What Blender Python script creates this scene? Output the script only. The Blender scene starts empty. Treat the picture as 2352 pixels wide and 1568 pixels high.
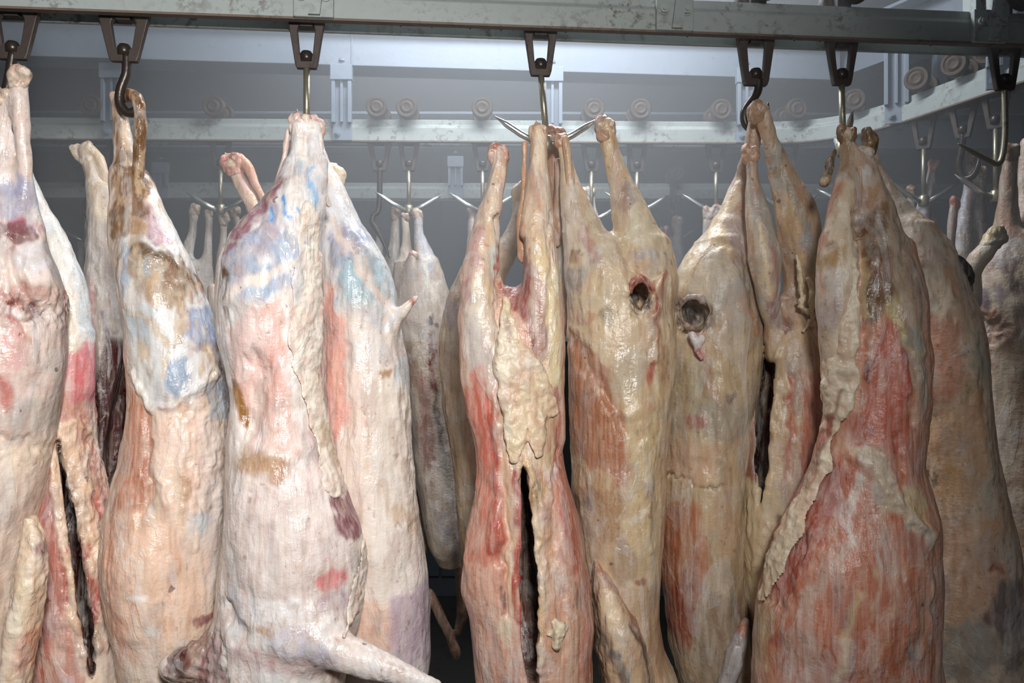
import bpy, math, random
import numpy as np
from mathutils import Vector, Matrix
random.seed(7)
sc = bpy.context.scene
COL = sc.collection

# ------------------------------------------------------------------ camera
LENS = 28.0
F = 2352 * LENS / 36.0            # focal length in pixels of the 2352 wide frame
CX, CY, CZ = 1176.0, 784.0, 1.5   # picture centre, camera height
cam_d = bpy.data.cameras.new('camera'); cam_d.lens = LENS; cam_d.sensor_width = 36.0
cam = bpy.data.objects.new('camera', cam_d); COL.objects.link(cam)
cam.location = (0, 0, CZ); cam.rotation_euler = (math.pi / 2, 0, 0)
cam_d.clip_start = 0.05
sc.camera = cam

# ------------------------------------------------------------------ world, lights, exposure
w = bpy.data.worlds.new('world'); sc.world = w; w.use_nodes = True
w.node_tree.nodes['Background'].inputs[0].default_value = (0.80, 0.86, 0.95, 1)
w.node_tree.nodes['Background'].inputs[1].default_value = 0.06

def area(name, loc, target, sx, sy, power, color, spread=180):
    l = bpy.data.lights.new(name, 'AREA'); l.shape = 'RECTANGLE'; l.size = sx; l.size_y = sy
    l.energy = power; l.color = color; l.spread = math.radians(spread)
    o = bpy.data.objects.new(name, l); COL.objects.link(o); o.location = loc
    d = Vector(target) - Vector(loc)
    o.rotation_euler = d.to_track_quat('-Z', 'Y').to_euler()
    return o
area('work_lamp', (0.14, -0.30, 1.98), (-1.15, 1.4, 1.25), 0.22, 0.22, 22.5, (1.0, 0.985, 0.965), 121)
area('ceiling_lamp', (0.08, 1.93, 2.71), (0.08, 1.95, 0.0), 1.1, 0.16, 29, (0.87, 0.93, 1.0))
area('rear_fill_light', (-0.2, 3.0, 2.71), (-0.2, 3.0, 0.0), 1.2, 0.16, 7, (0.87, 0.93, 1.0))  # unseen fill light, added to lift the back wall
area('front_fill_light', (-0.5, -0.6, 2.71), (-0.4, 0.7, 1.0), 1.2, 0.3, 3.5, (0.97, 0.97, 1.0))  # unseen fill light behind the camera, added for ambient brightness
sc.view_settings.view_transform = 'Standard'; sc.view_settings.look = 'None'
sc.view_settings.gamma = 1.0; sc.view_settings.use_curve_mapping = False
sc.view_settings.exposure = 0.0
sc.cycles.use_denoising = True
sc.cycles.volume_bounces = 0
sc.cycles.max_bounces = 4; sc.cycles.diffuse_bounces = 3; sc.cycles.glossy_bounces = 2; sc.cycles.transmission_bounces = 4
sc.cycles.use_adaptive_sampling = True; sc.cycles.adaptive_threshold = 0.04; sc.cycles.adaptive_min_samples = 12

# ------------------------------------------------------------------ helpers
def W(px, py, Y):
    return Vector(((px - CX) / F * Y, Y, CZ + (CY - py) / F * Y))
def lin(c):
    if isinstance(c, str):
        c = c.lstrip('#'); c = [int(c[i:i + 2], 16) / 255 for i in (0, 2, 4)]
    c = np.array(c, float)
    return np.where(c <= 0.04045, c / 12.92, ((c + 0.055) / 1.055) ** 2.4)

def tag(o, label=None, cat=None, group=None, kind=None):
    if label: o['label'] = label
    if cat: o['category'] = cat
    if group: o['group'] = group
    if kind: o['kind'] = kind
    return o
def empty(name, loc, rz=0.0):
    o = bpy.data.objects.new(name, None); COL.objects.link(o)
    o.location = loc; o.rotation_euler = (0, 0, rz); o.empty_display_size = 0.05
    return o

class MB:
    """collects vertices and faces, builds ONE mesh object"""
    def __init__(s): s.v = []; s.f = []
    def add(s, v, f):
        n = len(s.v); s.v += [tuple(p) for p in v]; s.f += [tuple(i + n for i in q) for q in f]; return s
    def box(s, lo, hi):
        (a, b, c), (d, e, g) = lo, hi
        return s.add([(a,b,c),(d,b,c),(d,e,c),(a,e,c),(a,b,g),(d,b,g),(d,e,g),(a,e,g)],
                     [(3,2,1,0),(4,5,6,7),(0,1,5,4),(1,2,6,5),(2,3,7,6),(3,0,4,7)])
    def tube(s, pts, rad, n=10, smooth=0):
        pts = [Vector(p) for p in pts]
        rad = list(rad) if hasattr(rad, '__len__') else [rad] * len(pts)
        if smooth:
            P, R = [], []
            for i in range(len(pts) - 1):
                p0 = pts[max(i - 1, 0)]; p1 = pts[i]; p2 = pts[i + 1]; p3 = pts[min(i + 2, len(pts) - 1)]
                for k in range(smooth):
                    t = k / smooth
                    P.append(0.5 * ((2 * p1) + (p2 - p0) * t + (2*p0 - 5*p1 + 4*p2 - p3) * t*t + (3*p1 - p0 - 3*p2 + p3) * t**3))
                    R.append(rad[i] * (1 - t) + rad[i + 1] * t)
            P.append(pts[-1]); R.append(rad[-1]); pts, rad = P, R
        V, Fc = [], []; ref = None
        for i, p in enumerate(pts):
            t = (pts[min(i + 1, len(pts) - 1)] - pts[max(i - 1, 0)]).normalized()
            if ref is None: ref = Vector((1, 0, 0)) if abs(t.x) < 0.8 else Vector((0, 1, 0))
            u = (ref - t * ref.dot(t)).normalized(); ref = u; q = t.cross(u)
            for k in range(n):
                a = 2 * math.pi * k / n
                V.append(p + (u * math.cos(a) + q * math.sin(a)) * rad[i])
        for i in range(len(pts) - 1):
            for k in range(n):
                a = i * n + k; b = i * n + (k + 1) % n
                Fc.append((a, b, b + n, a + n))
        Fc.append(tuple(reversed(range(n)))); Fc.append(tuple(range((len(pts) - 1) * n, len(pts) * n)))
        return s.add(V, Fc)
    def lathe(s, prof, axis='z', n=24, c=(0, 0, 0)):
        V, Fc = [], []
        for (r, h) in prof:
            for k in range(n):
                a = 2 * math.pi * k / n; x, y = r * math.cos(a), r * math.sin(a)
                p = (x, y, h) if axis == 'z' else (x, h, y)
                V.append((p[0] + c[0], p[1] + c[1], p[2] + c[2]))
        for i in range(len(prof) - 1):
            for k in range(n):
                a = i * n + k; b = i * n + (k + 1) % n
                Fc.append((a, b, b + n, a + n) if axis == 'z' else (a, a + n, b + n, b))
        Fc.append(tuple(range(n)) if axis != 'z' else tuple(reversed(range(n))))
        e = (len(prof) - 1) * n
        Fc.append(tuple(range(e, e + n)) if axis == 'z' else tuple(reversed(range(e, e + n))))
        return s.add(V, Fc)
    def sweep(s, path, prof, z=0.0):
        """path: list of (x,y); prof: closed polygon of (offset to the right/back, height)"""
        V, Fc = [], []; m = len(prof)
        for i, p in enumerate(path):
            a = path[max(i - 1, 0)]; b = path[min(i + 1, len(path) - 1)]
            t = Vector((b[0] - a[0], b[1] - a[1])).normalized(); nrm = Vector((-t.y, t.x))
            for (o, h) in prof: V.append((p[0] + nrm.x * o, p[1] + nrm.y * o, z + h))
        for i in range(len(path) - 1):
            for k in range(m):
                a = i * m + k; b = i * m + (k + 1) % m
                Fc.append((a, b, b + m, a + m))
        Fc.append(tuple(reversed(range(m)))); Fc.append(tuple(range((len(path) - 1) * m, len(path) * m)))
        return s.add(V, Fc)
    def build(s, name, mat, parent=None, smooth=False, bevel=0.0, loc=None):
        me = bpy.data.meshes.new(name); me.from_pydata(s.v, [], s.f); me.update()
        import bmesh
        bm = bmesh.new(); bm.from_mesh(me); bmesh.ops.recalc_face_normals(bm, faces=bm.faces); bm.to_mesh(me); bm.free()
        me.materials.append(mat)
        if smooth: me.polygons.foreach_set('use_smooth', [True] * len(me.polygons))
        o = bpy.data.objects.new(name, me); COL.objects.link(o)
        if parent: o.parent = parent
        if loc is not None: o.location = loc
        if bevel:
            b = o.modifiers.new('bevel', 'BEVEL'); b.width = bevel; b.segments = 2; b.limit_method = 'ANGLE'
        return o

# ------------------------------------------------------------------ materials
def new_mat(name):
    m = bpy.data.materials.new(name); m.use_nodes = True
    nt = m.node_tree; b = nt.nodes['Principled BSDF']
    return m, nt, b
def node(nt, typ, **kw):
    n = nt.nodes.new(typ)
    for k, v in kw.items():
        if k.startswith('i_'): n.inputs[k[2:].replace('_', ' ')].default_value = v
        else: setattr(n, k, v)
    return n
def mixrgb(nt, fac, a, b, mode='MIX'):
    n = nt.nodes.new('ShaderNodeMix'); n.data_type = 'RGBA'; n.blend_type = mode; n.clamp_factor = True
    for sock, v in ((n.inputs[0], fac), (n.inputs[6], a), (n.inputs[7], b)):
        if hasattr(v, 'is_output'): nt.links.new(v, sock)
        elif isinstance(v, (int, float)): sock.default_value = v
        else: sock.default_value = (*v, 1) if len(v) == 3 else v
    return n.outputs[2]
def math_n(nt, op, a, b=0.0, clamp=False):
    n = nt.nodes.new('ShaderNodeMath'); n.operation = op; n.use_clamp = clamp
    for s_, v in ((n.inputs[0], a), (n.inputs[1], b)):
        if hasattr(v, 'is_output'): nt.links.new(v, s_)
        else: s_.default_value = v
    return n.outputs[0]
def ramp(nt, fac, lo, hi):
    n = nt.nodes.new('ShaderNodeMapRange'); n.interpolation_type = 'SMOOTHSTEP'
    n.inputs[1].default_value = lo; n.inputs[2].default_value = hi
    nt.links.new(fac, n.inputs[0]); return n.outputs[0]
def noise(nt, vec, scale, detail=4, rough=0.55, dist=0.0):
    n = node(nt, 'ShaderNodeTexNoise'); n.inputs['Scale'].default_value = scale
    n.inputs['Detail'].default_value = detail; n.inputs['Roughness'].default_value = rough
    n.inputs['Distortion'].default_value = dist
    nt.links.new(vec, n.inputs['Vector']); return n.outputs[0]
def coords(nt, scale=(1, 1, 1), kind='Object'):
    t = node(nt, 'ShaderNodeTexCoord'); mp = node(nt, 'ShaderNodeMapping')
    mp.inputs['Scale'].default_value = scale
    nt.links.new(t.outputs[kind], mp.inputs[0]); return mp.outputs[0]

def painted(name, base, rust, amount, rough=0.45, metal=0.0, speck=60):
    m, nt, b = new_mat(name)
    g = node(nt, 'ShaderNodeNewGeometry').outputs['Position']
    n1 = noise(nt, g, speck, 6, 0.7); n2 = noise(nt, g, 9, 3)
    f1 = ramp(nt, n1, 0.60 - amount * .12, 0.74 - amount * .12)
    f2 = ramp(nt, n2, 0.35, 0.75)
    fac = math_n(nt, 'MULTIPLY', f1, f2)
    shade = mixrgb(nt, n2, [c * 0.90 for c in lin(base)], [min(1, c * 1.08) for c in lin(base)])
    c = mixrgb(nt, fac, shade, lin(rust))
    nt.links.new(c, b.inputs['Base Color'])
    r = math_n(nt, 'MULTIPLY_ADD', n1, 0.25); nt.links.new(r, b.inputs['Roughness'])
    nt.nodes[-1].inputs[2].default_value = rough - 0.1
    b.inputs['Metallic'].default_value = metal
    bp = node(nt, 'ShaderNodeBump'); bp.inputs['Strength'].default_value = 0.35; bp.inputs['Distance'].default_value = 0.002
    nt.links.new(n1, bp.inputs['Height']); nt.links.new(bp.outputs[0], b.inputs['Normal'])
    return m
M_RAIL = painted('rail_paint', '#9ca3a0', '#5d5346', 0.9)
M_BEAM = painted('beam_paint', '#828c99', '#6b7076', 0.35, 0.5, speck=40)
M_EDGE = painted('rusty_edge', '#6a5b50', '#3d3028', 1.0, 0.6)
M_RUST = painted('rusty_iron', '#453b36', '#2a221e', 0.9, 0.55, 0.3)
M_WHEEL = painted('rusty_wheel', '#453629', '#2c211a', 0.9, 0.65)
M_ROD = painted('galvanised_rod', '#a39c88', '#5f5343', 0.5, 0.35, 0.75)
M_STEEL = painted('bright_steel', '#c9ccca', '#8a8a86', 0.3, 0.28, 0.9)
M_DARKHOOK = painted('dark_wet_hook', '#3a322d', '#241d19', 0.8, 0.28, 0.4)
M_WALL = painted('wall_panel', '#626a6f', '#545b60', 0.4, 0.6, speck=6)
M_TANWALL = painted('tan_wall', '#75685e', '#5d534b', 0.4, 0.6, speck=6)
M_CEIL = painted('ceiling_panel', '#8d959b', '#747c82', 0.3, 0.6, speck=5)
M_FLOOR = painted('wet_floor', '#4b4a47', '#2e2c2a', 0.6, 0.35, speck=8)
M_BLACK, _nt, _b = new_mat('black_wool'); _b.inputs['Base Color'].default_value = (0.006, 0.006, 0.007, 1); _b.inputs['Roughness'].default_value = 0.6
M_WATER, _nt, _b = new_mat('water_drop'); _b.inputs['Base Color'].default_value = (1, 1, 1, 1); _b.inputs['Roughness'].default_value = 0.02
_b.inputs['Transmission Weight'].default_value = 1.0; _b.inputs['IOR'].default_value = 1.33

def flesh_mat():
    m, nt, b = new_mat('flesh'); L = nt.links
    col = node(nt, 'ShaderNodeAttribute', attribute_name='Col').outputs['Color']
    fxn = node(nt, 'ShaderNodeAttribute', attribute_name='fx'); sp = node(nt, 'ShaderNodeSeparateColor'); L.new(fxn.outputs['Color'], sp.inputs[0])
    lump, fib, wet = sp.outputs[0], sp.outputs[1], sp.outputs[2]
    v = coords(nt); vs = coords(nt, (1, 1, 0.05)); vm = coords(nt, (1, 1, 0.4))
    nf = noise(nt, vs, 150, 3, 0.62, 0.3)         # muscle fibres that run down the body
    nm = noise(nt, vm, 14, 4, 0.62, 1.2)        # thin white membrane
    nb = noise(nt, v, 7, 4, 0.6, 0.6)           # blotches
    ns = noise(nt, v, 120, 2, 0.6)              # fine grain
    # fibres
    ff = math_n(nt, 'MULTIPLY', ramp(nt, nf, 0.38, 0.68), fib)
    c1 = mixrgb(nt, math_n(nt, 'MULTIPLY', ff, 0.42), col, mixrgb(nt, 1.0, col, (0.92, 0.78, 0.70), 'MULTIPLY'))
    ff2 = math_n(nt, 'MULTIPLY', ramp(nt, nf, 0.58, 0.36), fib)
    c1 = mixrgb(nt, math_n(nt, 'MULTIPLY', ff2, 0.20), c1, (0.86, 0.78, 0.68))
    # membrane and blotches
    c2 = mixrgb(nt, math_n(nt, 'MULTIPLY', ramp(nt, nm, 0.52, 0.72), 0.24), c1, (0.80, 0.76, 0.72))
    c3 = mixrgb(nt, math_n(nt, 'MULTIPLY', ramp(nt, nb, 0.55, 0.80), 0.40), c2, mixrgb(nt, 1.0, c2, (0.78, 0.69, 0.60), 'MULTIPLY'))
    film = ramp(nt, noise(nt, vm, 8.5, 4, 0.6, 1.6), 0.535, 0.565)       # torn film of connective tissue, crisp edge
    c3 = mixrgb(nt, math_n(nt, 'MULTIPLY', film, 0.20), c3, (0.74, 0.76, 0.77))
    nh = noise(nt, vm, 5.5, 5, 0.65, 0.8)                                # drift of the hue: rosy, then yellowish
    c3 = mixrgb(nt, math_n(nt, 'MULTIPLY', ramp(nt, nh, 0.54, 0.70), 0.24), c3, mixrgb(nt, 1.0, c3, (0.97, 0.76, 0.68), 'MULTIPLY'))
    c3 = mixrgb(nt, math_n(nt, 'MULTIPLY', ramp(nt, nh, 0.47, 0.30), 0.50), c3, mixrgb(nt, 1.0, c3, (0.86, 0.78, 0.60), 'MULTIPLY'))
    c4 = mixrgb(nt, math_n(nt, 'MULTIPLY', ramp(nt, nm, 0.44, 0.30), 0.30), c3, mixrgb(nt, 1.0, c3, (0.78, 0.80, 0.84), 'MULTIPLY'))
    nv = noise(nt, coords(nt, (1, 1, 0.35)), 62, 5, 0.68, 0.7)
    c4 = mixrgb(nt, math_n(nt, 'MULTIPLY', ramp(nt, nv, 0.50, 0.66), 0.42), c4, mixrgb(nt, 1.0, c4, (0.82, 0.74, 0.66), 'MULTIPLY'))
    c4 = mixrgb(nt, math_n(nt, 'MULTIPLY', ramp(nt, nv, 0.46, 0.32), 0.25), c4, (0.82, 0.77, 0.70))
    # specks of dirt and blood
    n5 = noise(nt, v, 46, 2, 0.5); sfac = ramp(nt, n5, 0.745, 0.78)
    c5 = mixrgb(nt, math_n(nt, 'MULTIPLY', sfac, 0.65), c4, (0.10, 0.045, 0.03))
    vein = node(nt, 'ShaderNodeTexNoise'); L.new(vm, vein.inputs['Vector']); vein.inputs['Scale'].default_value = 18
    vein.inputs['Detail'].default_value = 2; vein.inputs['Distortion'].default_value = 2.0
    vr = math_n(nt, 'ABSOLUTE', math_n(nt, 'SUBTRACT', vein.outputs[0], 0.5))
    vf = math_n(nt, 'MULTIPLY', ramp(nt, vr, 0.012, 0.0), ramp(nt, nb, 0.42, 0.6))
    c6 = mixrgb(nt, math_n(nt, 'MULTIPLY', vf, 0.35), c5, mixrgb(nt, 1.0, c5, (0.70, 0.40, 0.34), 'MULTIPLY'))
    # crumbly fat: pale tops, darker crevices
    vo = node(nt, 'ShaderNodeTexVoronoi'); vo.feature = 'SMOOTH_F1'; vo.inputs['Scale'].default_value = 75
    wv = node(nt, 'ShaderNodeVectorMath', operation='ADD'); L.new(v, wv.inputs[0])
    nn = node(nt, 'ShaderNodeTexNoise'); nn.inputs['Scale'].default_value = 30; L.new(v, nn.inputs['Vector'])
    sc_ = node(nt, 'ShaderNodeVectorMath', operation='SCALE'); L.new(nn.outputs['Color'], sc_.inputs[0]); sc_.inputs['Scale'].default_value = 0.03
    L.new(sc_.outputs[0], wv.inputs[1]); L.new(wv.outputs[0], vo.inputs['Vector'])
    crev = math_n(nt, 'MULTIPLY', ramp(nt, vo.outputs['Distance'], 0.35, 0.75), lump)
    c7 = mixrgb(nt, math_n(nt, 'MULTIPLY', crev, 0.35), c6, mixrgb(nt, 1.0, c6, (0.80, 0.60, 0.48), 'MULTIPLY'))
    L.new(c7, b.inputs['Base Color'])
    # relief
    h = math_n(nt, 'MULTIPLY', nf, fib); h = math_n(nt, 'MULTIPLY', h, 0.55)
    h = math_n(nt, 'ADD', h, math_n(nt, 'MULTIPLY', ns, 0.42))
    h = math_n(nt, 'ADD', h, math_n(nt, 'MULTIPLY', nm, 0.85))
    h = math_n(nt, 'SUBTRACT', h, math_n(nt, 'MULTIPLY', math_n(nt, 'MULTIPLY', vo.outputs['Distance'], lump), 2.4))
    h = math_n(nt, 'ADD', h, math_n(nt, 'MULTIPLY', film, 0.20))
    nw = noise(nt, coords(nt, (1, 1, 1.8)), 55, 2, 0.6, 0.8); h = math_n(nt, 'ADD', h, math_n(nt, 'MULTIPLY', nw, 0.36))
    bp = node(nt, 'ShaderNodeBump'); bp.inputs['Strength'].default_value = 0.75; bp.inputs['Distance'].default_value = 0.0035
    L.new(h, bp.inputs['Height']); L.new(bp.outputs[0], b.inputs['Normal'])
    r = math_n(nt, 'SUBTRACT', 0.535, math_n(nt, 'MULTIPLY', wet, 0.27))
    r = math_n(nt, 'ADD', r, math_n(nt, 'MULTIPLY', math_n(nt, 'SUBTRACT', nm, 0.5), 0.35))
    L.new(r, b.inputs['Roughness'])
    b.inputs['Subsurface Weight'].default_value = 0.0
    b.inputs['Subsurface Radius'].default_value = (0.012, 0.005, 0.003); b.inputs['Subsurface Scale'].default_value = 1.0
    b.inputs['Specular IOR Level'].default_value = 0.45
    return m
M_FLESH = flesh_mat()

# ------------------------------------------------------------------ sculpting: signed distances -> one continuous skin
RNG = np.random.RandomState(3); LAT = RNG.rand(48, 48, 48).astype(np.float32)
def vnoise(p, off=0.0):
    p = p.astype(np.float32) + np.float32(off); i = np.floor(p).astype(int); f = p - i; f = f * f * (3 - 2 * f); i %= 48; j = (i + 1) % 48
    a = LAT[i[:,0], i[:,1], i[:,2]]; b = LAT[j[:,0], i[:,1], i[:,2]]; c = LAT[i[:,0], j[:,1], i[:,2]]; d = LAT[j[:,0], j[:,1], i[:,2]]
    e = LAT[i[:,0], i[:,1], j[:,2]]; g = LAT[j[:,0], i[:,1], j[:,2]]; h = LAT[i[:,0], j[:,1], j[:,2]]; k = LAT[j[:,0], j[:,1], j[:,2]]
    fx, fy, fz = f[:,0], f[:,1], f[:,2]
    lo = (a*(1-fx)+b*fx)*(1-fy) + (c*(1-fx)+d*fx)*fy; hi = (e*(1-fx)+g*fx)*(1-fy) + (h*(1-fx)+k*fx)*fy
    return (lo*(1-fz) + hi*fz) * 2 - 1
def fbm(p, off=0.0, o=3):
    r = 0; a = 1.0; s = 1.0
    for k in range(o): r = r + a * vnoise(p * s, off + 7.3 * k); a *= 0.5; s *= 2.03
    return r
def sstep(a, b, x):
    t = np.clip((x - a) / (b - a), 0, 1); return t * t * (3 - 2 * t)

def chain_op(nodes, D, mode='u', k=0.02, flat=1.0):
    """tapered limb: nodes (px, py, radius px, [depth offset m])"""
    pts, rad = [], []
    for n in nodes:
        Y = D + (n[3] if len(n) > 3 else 0.0); pts.append(np.array(W(n[0], n[1], Y))); rad.append(n[2] / F * Y)
    if len(pts) > 2:      # one Catmull-Rom subdivision
        P, R = [], []
        for i in range(len(pts) - 1):
            p0, p1, p2, p3 = pts[max(i-1,0)], pts[i], pts[i+1], pts[min(i+2,len(pts)-1)]
            P += [p1, (-p0 + 9*p1 + 9*p2 - p3) / 16]; R += [rad[i], (rad[i] + rad[i+1]) / 2]
        P.append(pts[-1]); R.append(rad[-1]); pts, rad = P, R
    pts = [p.astype(np.float32) for p in pts]
    lo = np.min([p - r for p, r in zip(pts, rad)], 0); hi = np.max([p + r for p, r in zip(pts, rad)], 0)
    def f(p):
        d = None
        for i in range(len(pts) - 1):
            a, b = pts[i], pts[i + 1]; ab = b - a; L2 = float(ab @ ab) + 1e-9
            q = p - a; t = np.clip((q @ ab) / L2, 0, 1)
            e = q - t[:, None] * ab
            if flat != 1.0: e[:, 1] /= flat
            dd = np.sqrt(np.einsum('ij,ij->i', e, e)) - (rad[i] + (rad[i+1] - rad[i]) * t)
            d = dd if d is None else np.minimum(d, dd)
        return d
    return f, mode, k, lo, hi
def pchip(x, xs, ys):
    xs = np.array(xs, float); ys = np.array(ys, float); h = np.diff(xs); dl = np.diff(ys) / h
    m = np.zeros(len(xs)); m[0] = dl[0]; m[-1] = dl[-1]
    for i in range(1, len(xs) - 1):
        if dl[i-1] * dl[i] > 0: m[i] = 2 * dl[i-1] * dl[i] / (dl[i-1] + dl[i])
    i = np.clip(np.searchsorted(xs, x) - 1, 0, len(xs) - 2); t = (x - xs[i]) / h[i]
    return (2*t**3-3*t**2+1)*ys[i] + (t**3-2*t**2+t)*h[i]*m[i] + (-2*t**3+3*t**2)*ys[i+1] + (t**3-t**2)*h[i]*m[i+1]
def loft_op(rows, D, mode='u', k=0.02, n=2.3, depth=None, dy=0.0, shear=0.0):
    """trunk: rows (py, left px, right px, [half depth m], [depth offset m])"""
    py = [r[0] for r in rows]
    hd = [(r[3] if len(r) > 3 else (depth if depth else 0.09)) for r in rows]
    oy = [(r[4] if len(r) > 4 else dy) for r in rows]
    T = np.linspace(py[0], py[-1], 260)
    sc_ = D / F
    zc = CZ + (CY - T) * sc_
    l = (pchip(T, py, [r[1] for r in rows]) - CX) * sc_; r_ = (pchip(T, py, [r[2] for r in rows]) - CX) * sc_
    cx = (l + r_) / 2; a = np.maximum((r_ - l) / 2, 0.002); b = pchip(T, py, hd); oy = pchip(T, py, oy) + D
    zs = zc[::-1].copy(); cxs, as_, bs, os_ = cx[::-1], a[::-1], b[::-1], oy[::-1]
    zlo, zhi = zs[0], zs[-1]
    lo = np.array([l.min(), (oy - b).min(), zlo]); hi = np.array([r_.max(), (oy + b).max(), zhi])
    def f(p):
        z = p[:, 2]; c = np.interp(z, zs, cxs); aa = np.interp(z, zs, as_); bb = np.interp(z, zs, bs); yy = np.interp(z, zs, os_)
        q = (np.abs((p[:, 0] - c - shear * (p[:, 1] - D)) / aa) ** n + np.abs((p[:, 1] - yy) / bb) ** n) ** (1 / n)
        d = (q - 1) * np.minimum(aa, bb)
        ez = np.maximum(z - zhi, zlo - z)
        return np.where(ez > -0.01, np.maximum(d, ez), d)
    return f, mode, k, lo, hi
def layer_ops(body_ops, strokes, D, t, k=.005):
    """crust that follows the body: strokes in the carcass's own upright plane, thickness t"""
    fb = combine(body_ops); S = []
    s_ = (D - .07) / F
    for st in strokes:
        P_ = [(((p[0] - CX) * s_), CZ + (CY - p[1]) * s_, p[2] * s_) for p in st]; S.append(P_)
    allp = [p for st in S for p in st]; r = max(p[2] for p in allp)
    lo = np.array([min(p[0] for p in allp) - r, D - .20, min(p[1] for p in allp) - r]); hi = np.array([max(p[0] for p in allp) + r, D + .02, max(p[1] for p in allp) + r])
    def f(p):
        x, z = p[:, 0], p[:, 2]; w = 0.006 * fbm(p / 0.035, 2.0, 2); d = np.full(len(p), 9.0)
        for st in S:
            for (ax, az, ar), (bx, bz, br) in zip(st[:-1], st[1:]):
                ux, uz = bx - ax, bz - az; t_ = np.clip(((x-ax)*ux + (z-az)*uz) / (ux*ux + uz*uz + 1e-9), 0, 1)
                d = np.minimum(d, np.hypot(x-ax-t_*ux, z-az-t_*uz) - (ar + (br-ar)*t_))
        d = np.maximum(d + w, p[:, 1] - D)
        e = fb(p); e1 = e - t; h = np.clip(0.5 - 0.5 * (d - e1) / k, 0, 1); m = d * (1 - h) + e1 * h + k * h * (1 - h)
        return np.maximum(m, -e - .012)
    return f, 'u', k, lo, hi
def combine(ops):
    def f(p):
        p = p.astype(np.float32); d = None
        for fn, mode, k, _, _ in ops:
            e = fn(p)
            if d is None: d = e; continue
            if mode == 'u':
                h = np.clip(0.5 + 0.5 * (d - e) / k, 0, 1); d = d * (1 - h) + e * h - k * h * (1 - h)
            else:
                e = -e; h = np.clip(0.5 + 0.5 * (e - d) / k, 0, 1); d = d * (1 - h) + e * h + k * h * (1 - h)
        return d
    return f
def skin(ops, h):
    lo = np.min([o[3] for o in ops if o[1] == 'u'], 0) - 3 * h - 0.01; hi = np.max([o[4] for o in ops if o[1] == 'u'], 0) + 3 * h + 0.01
    f = combine(ops); B = 8; nb = np.ceil((hi - lo) / (h * B)).astype(int); bs = B * h
    g = [lo[i] + (np.arange(nb[i]) + 0.5) * bs - 0.5 * h for i in range(3)]
    X = np.stack(np.meshgrid(*g, indexing='ij'), -1).reshape(-1, 3)
    dc = f(X); act = np.abs(dc) < bs * 0.95 + 0.02
    vol = np.repeat(dc[:, None], B ** 3, 1).astype(np.float32)
    loc = np.stack(np.meshgrid(*[np.arange(B)] * 3, indexing='ij'), -1).reshape(-1, 3) * h - (B - 1) * h / 2
    idx = np.nonzero(act)[0]
    for s in range(0, len(idx), 1500):
        I = idx[s:s + 1500]; P = (X[I][:, None, :] + loc[None]).reshape(-1, 3); vol[I] = f(P).reshape(len(I), -1)
    vol = vol.reshape(*nb, B, B, B).transpose(0, 3, 1, 4, 2, 5).reshape(*(nb * B))
    o0 = lo
    S = vol < 0; n = vol.shape
    cs = np.zeros((n[0]-1, n[1]-1, n[2]-1), np.int8)
    for dx in (0, 1):
        for dy in (0, 1):
            for dz in (0, 1): cs += S[dx:n[0]-1+dx, dy:n[1]-1+dy, dz:n[2]-1+dz]
    am = (cs > 0) & (cs < 8); cells = np.argwhere(am); ids = np.full(cs.shape, -1, np.int32); ids[am] = np.arange(len(cells))
    acc = np.zeros((len(cells), 3)); cnt = np.zeros(len(cells))
    for ax in range(3):
        for u in (0, 1):
            for v in (0, 1):
                o = [0, 0, 0]; o[(ax+1) % 3] = u; o[(ax+2) % 3] = v; a = cells + o; bq = a.copy(); bq[:, ax] += 1
                va = vol[a[:,0], a[:,1], a[:,2]]; vb = vol[bq[:,0], bq[:,1], bq[:,2]]; m = (va < 0) != (vb < 0)
                t = np.where(m, va / np.where(m, va - vb, 1), 0); q = np.array(o) + np.zeros((len(cells), 3)); q[:, ax] += t
                acc[m] += q[m]; cnt[m] += 1
    V = o0 + (cells + acc / cnt[:, None]) * h
    Q = []
    for ax in range(3):
        b_, c_ = (ax + 1) % 3, (ax + 2) % 3
        sl = [slice(None)] * 3; s2 = [slice(None)] * 3; sl[ax] = slice(0, -1); s2[ax] = slice(1, None)
        E = S[tuple(sl)] != S[tuple(s2)]; e = np.argwhere(E)
        e = e[(e[:, b_] > 0) & (e[:, c_] > 0) & (e[:, b_] < n[b_] - 1) & (e[:, c_] < n[c_] - 1)]
        st = S[e[:,0], e[:,1], e[:,2]]
        def cid(db, dc_):
            k = e.copy(); k[:, b_] += db; k[:, c_] += dc_; return ids[k[:,0], k[:,1], k[:,2]]
        q = np.stack([cid(-1,-1), cid(0,-1), cid(0,0), cid(-1,0)], 1)
        q[~st] = q[~st][:, ::-1]; Q.append(q)
    Q = np.concatenate(Q); Q = Q[(Q >= 0).all(1)]
    return V, Q
def vnormals(V, Q):
    a = np.cross(V[Q[:,2]] - V[Q[:,0]], V[Q[:,3]] - V[Q[:,1]]); N = np.zeros_like(V)
    for k in range(4):
        for c in range(3): N[:, c] += np.bincount(Q[:, k], a[:, c], len(V))
    return N / (np.linalg.norm(N, axis=1, keepdims=True) + 1e-12)
def smooth_v(V, Q, it=1):
    for _ in range(it):
        acc = np.zeros_like(V); cnt = np.zeros(len(V))
        for k in range(4):
            for m in (1, 3):
                j = Q[:, (k + m) % 4]
                for c in range(3): acc[:, c] += np.bincount(Q[:, k], V[j, c], len(V))
                cnt += np.bincount(Q[:, k], minlength=len(V))
        V = V * 0.5 + 0.5 * acc / np.maximum(cnt, 1)[:, None]
    return V
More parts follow.
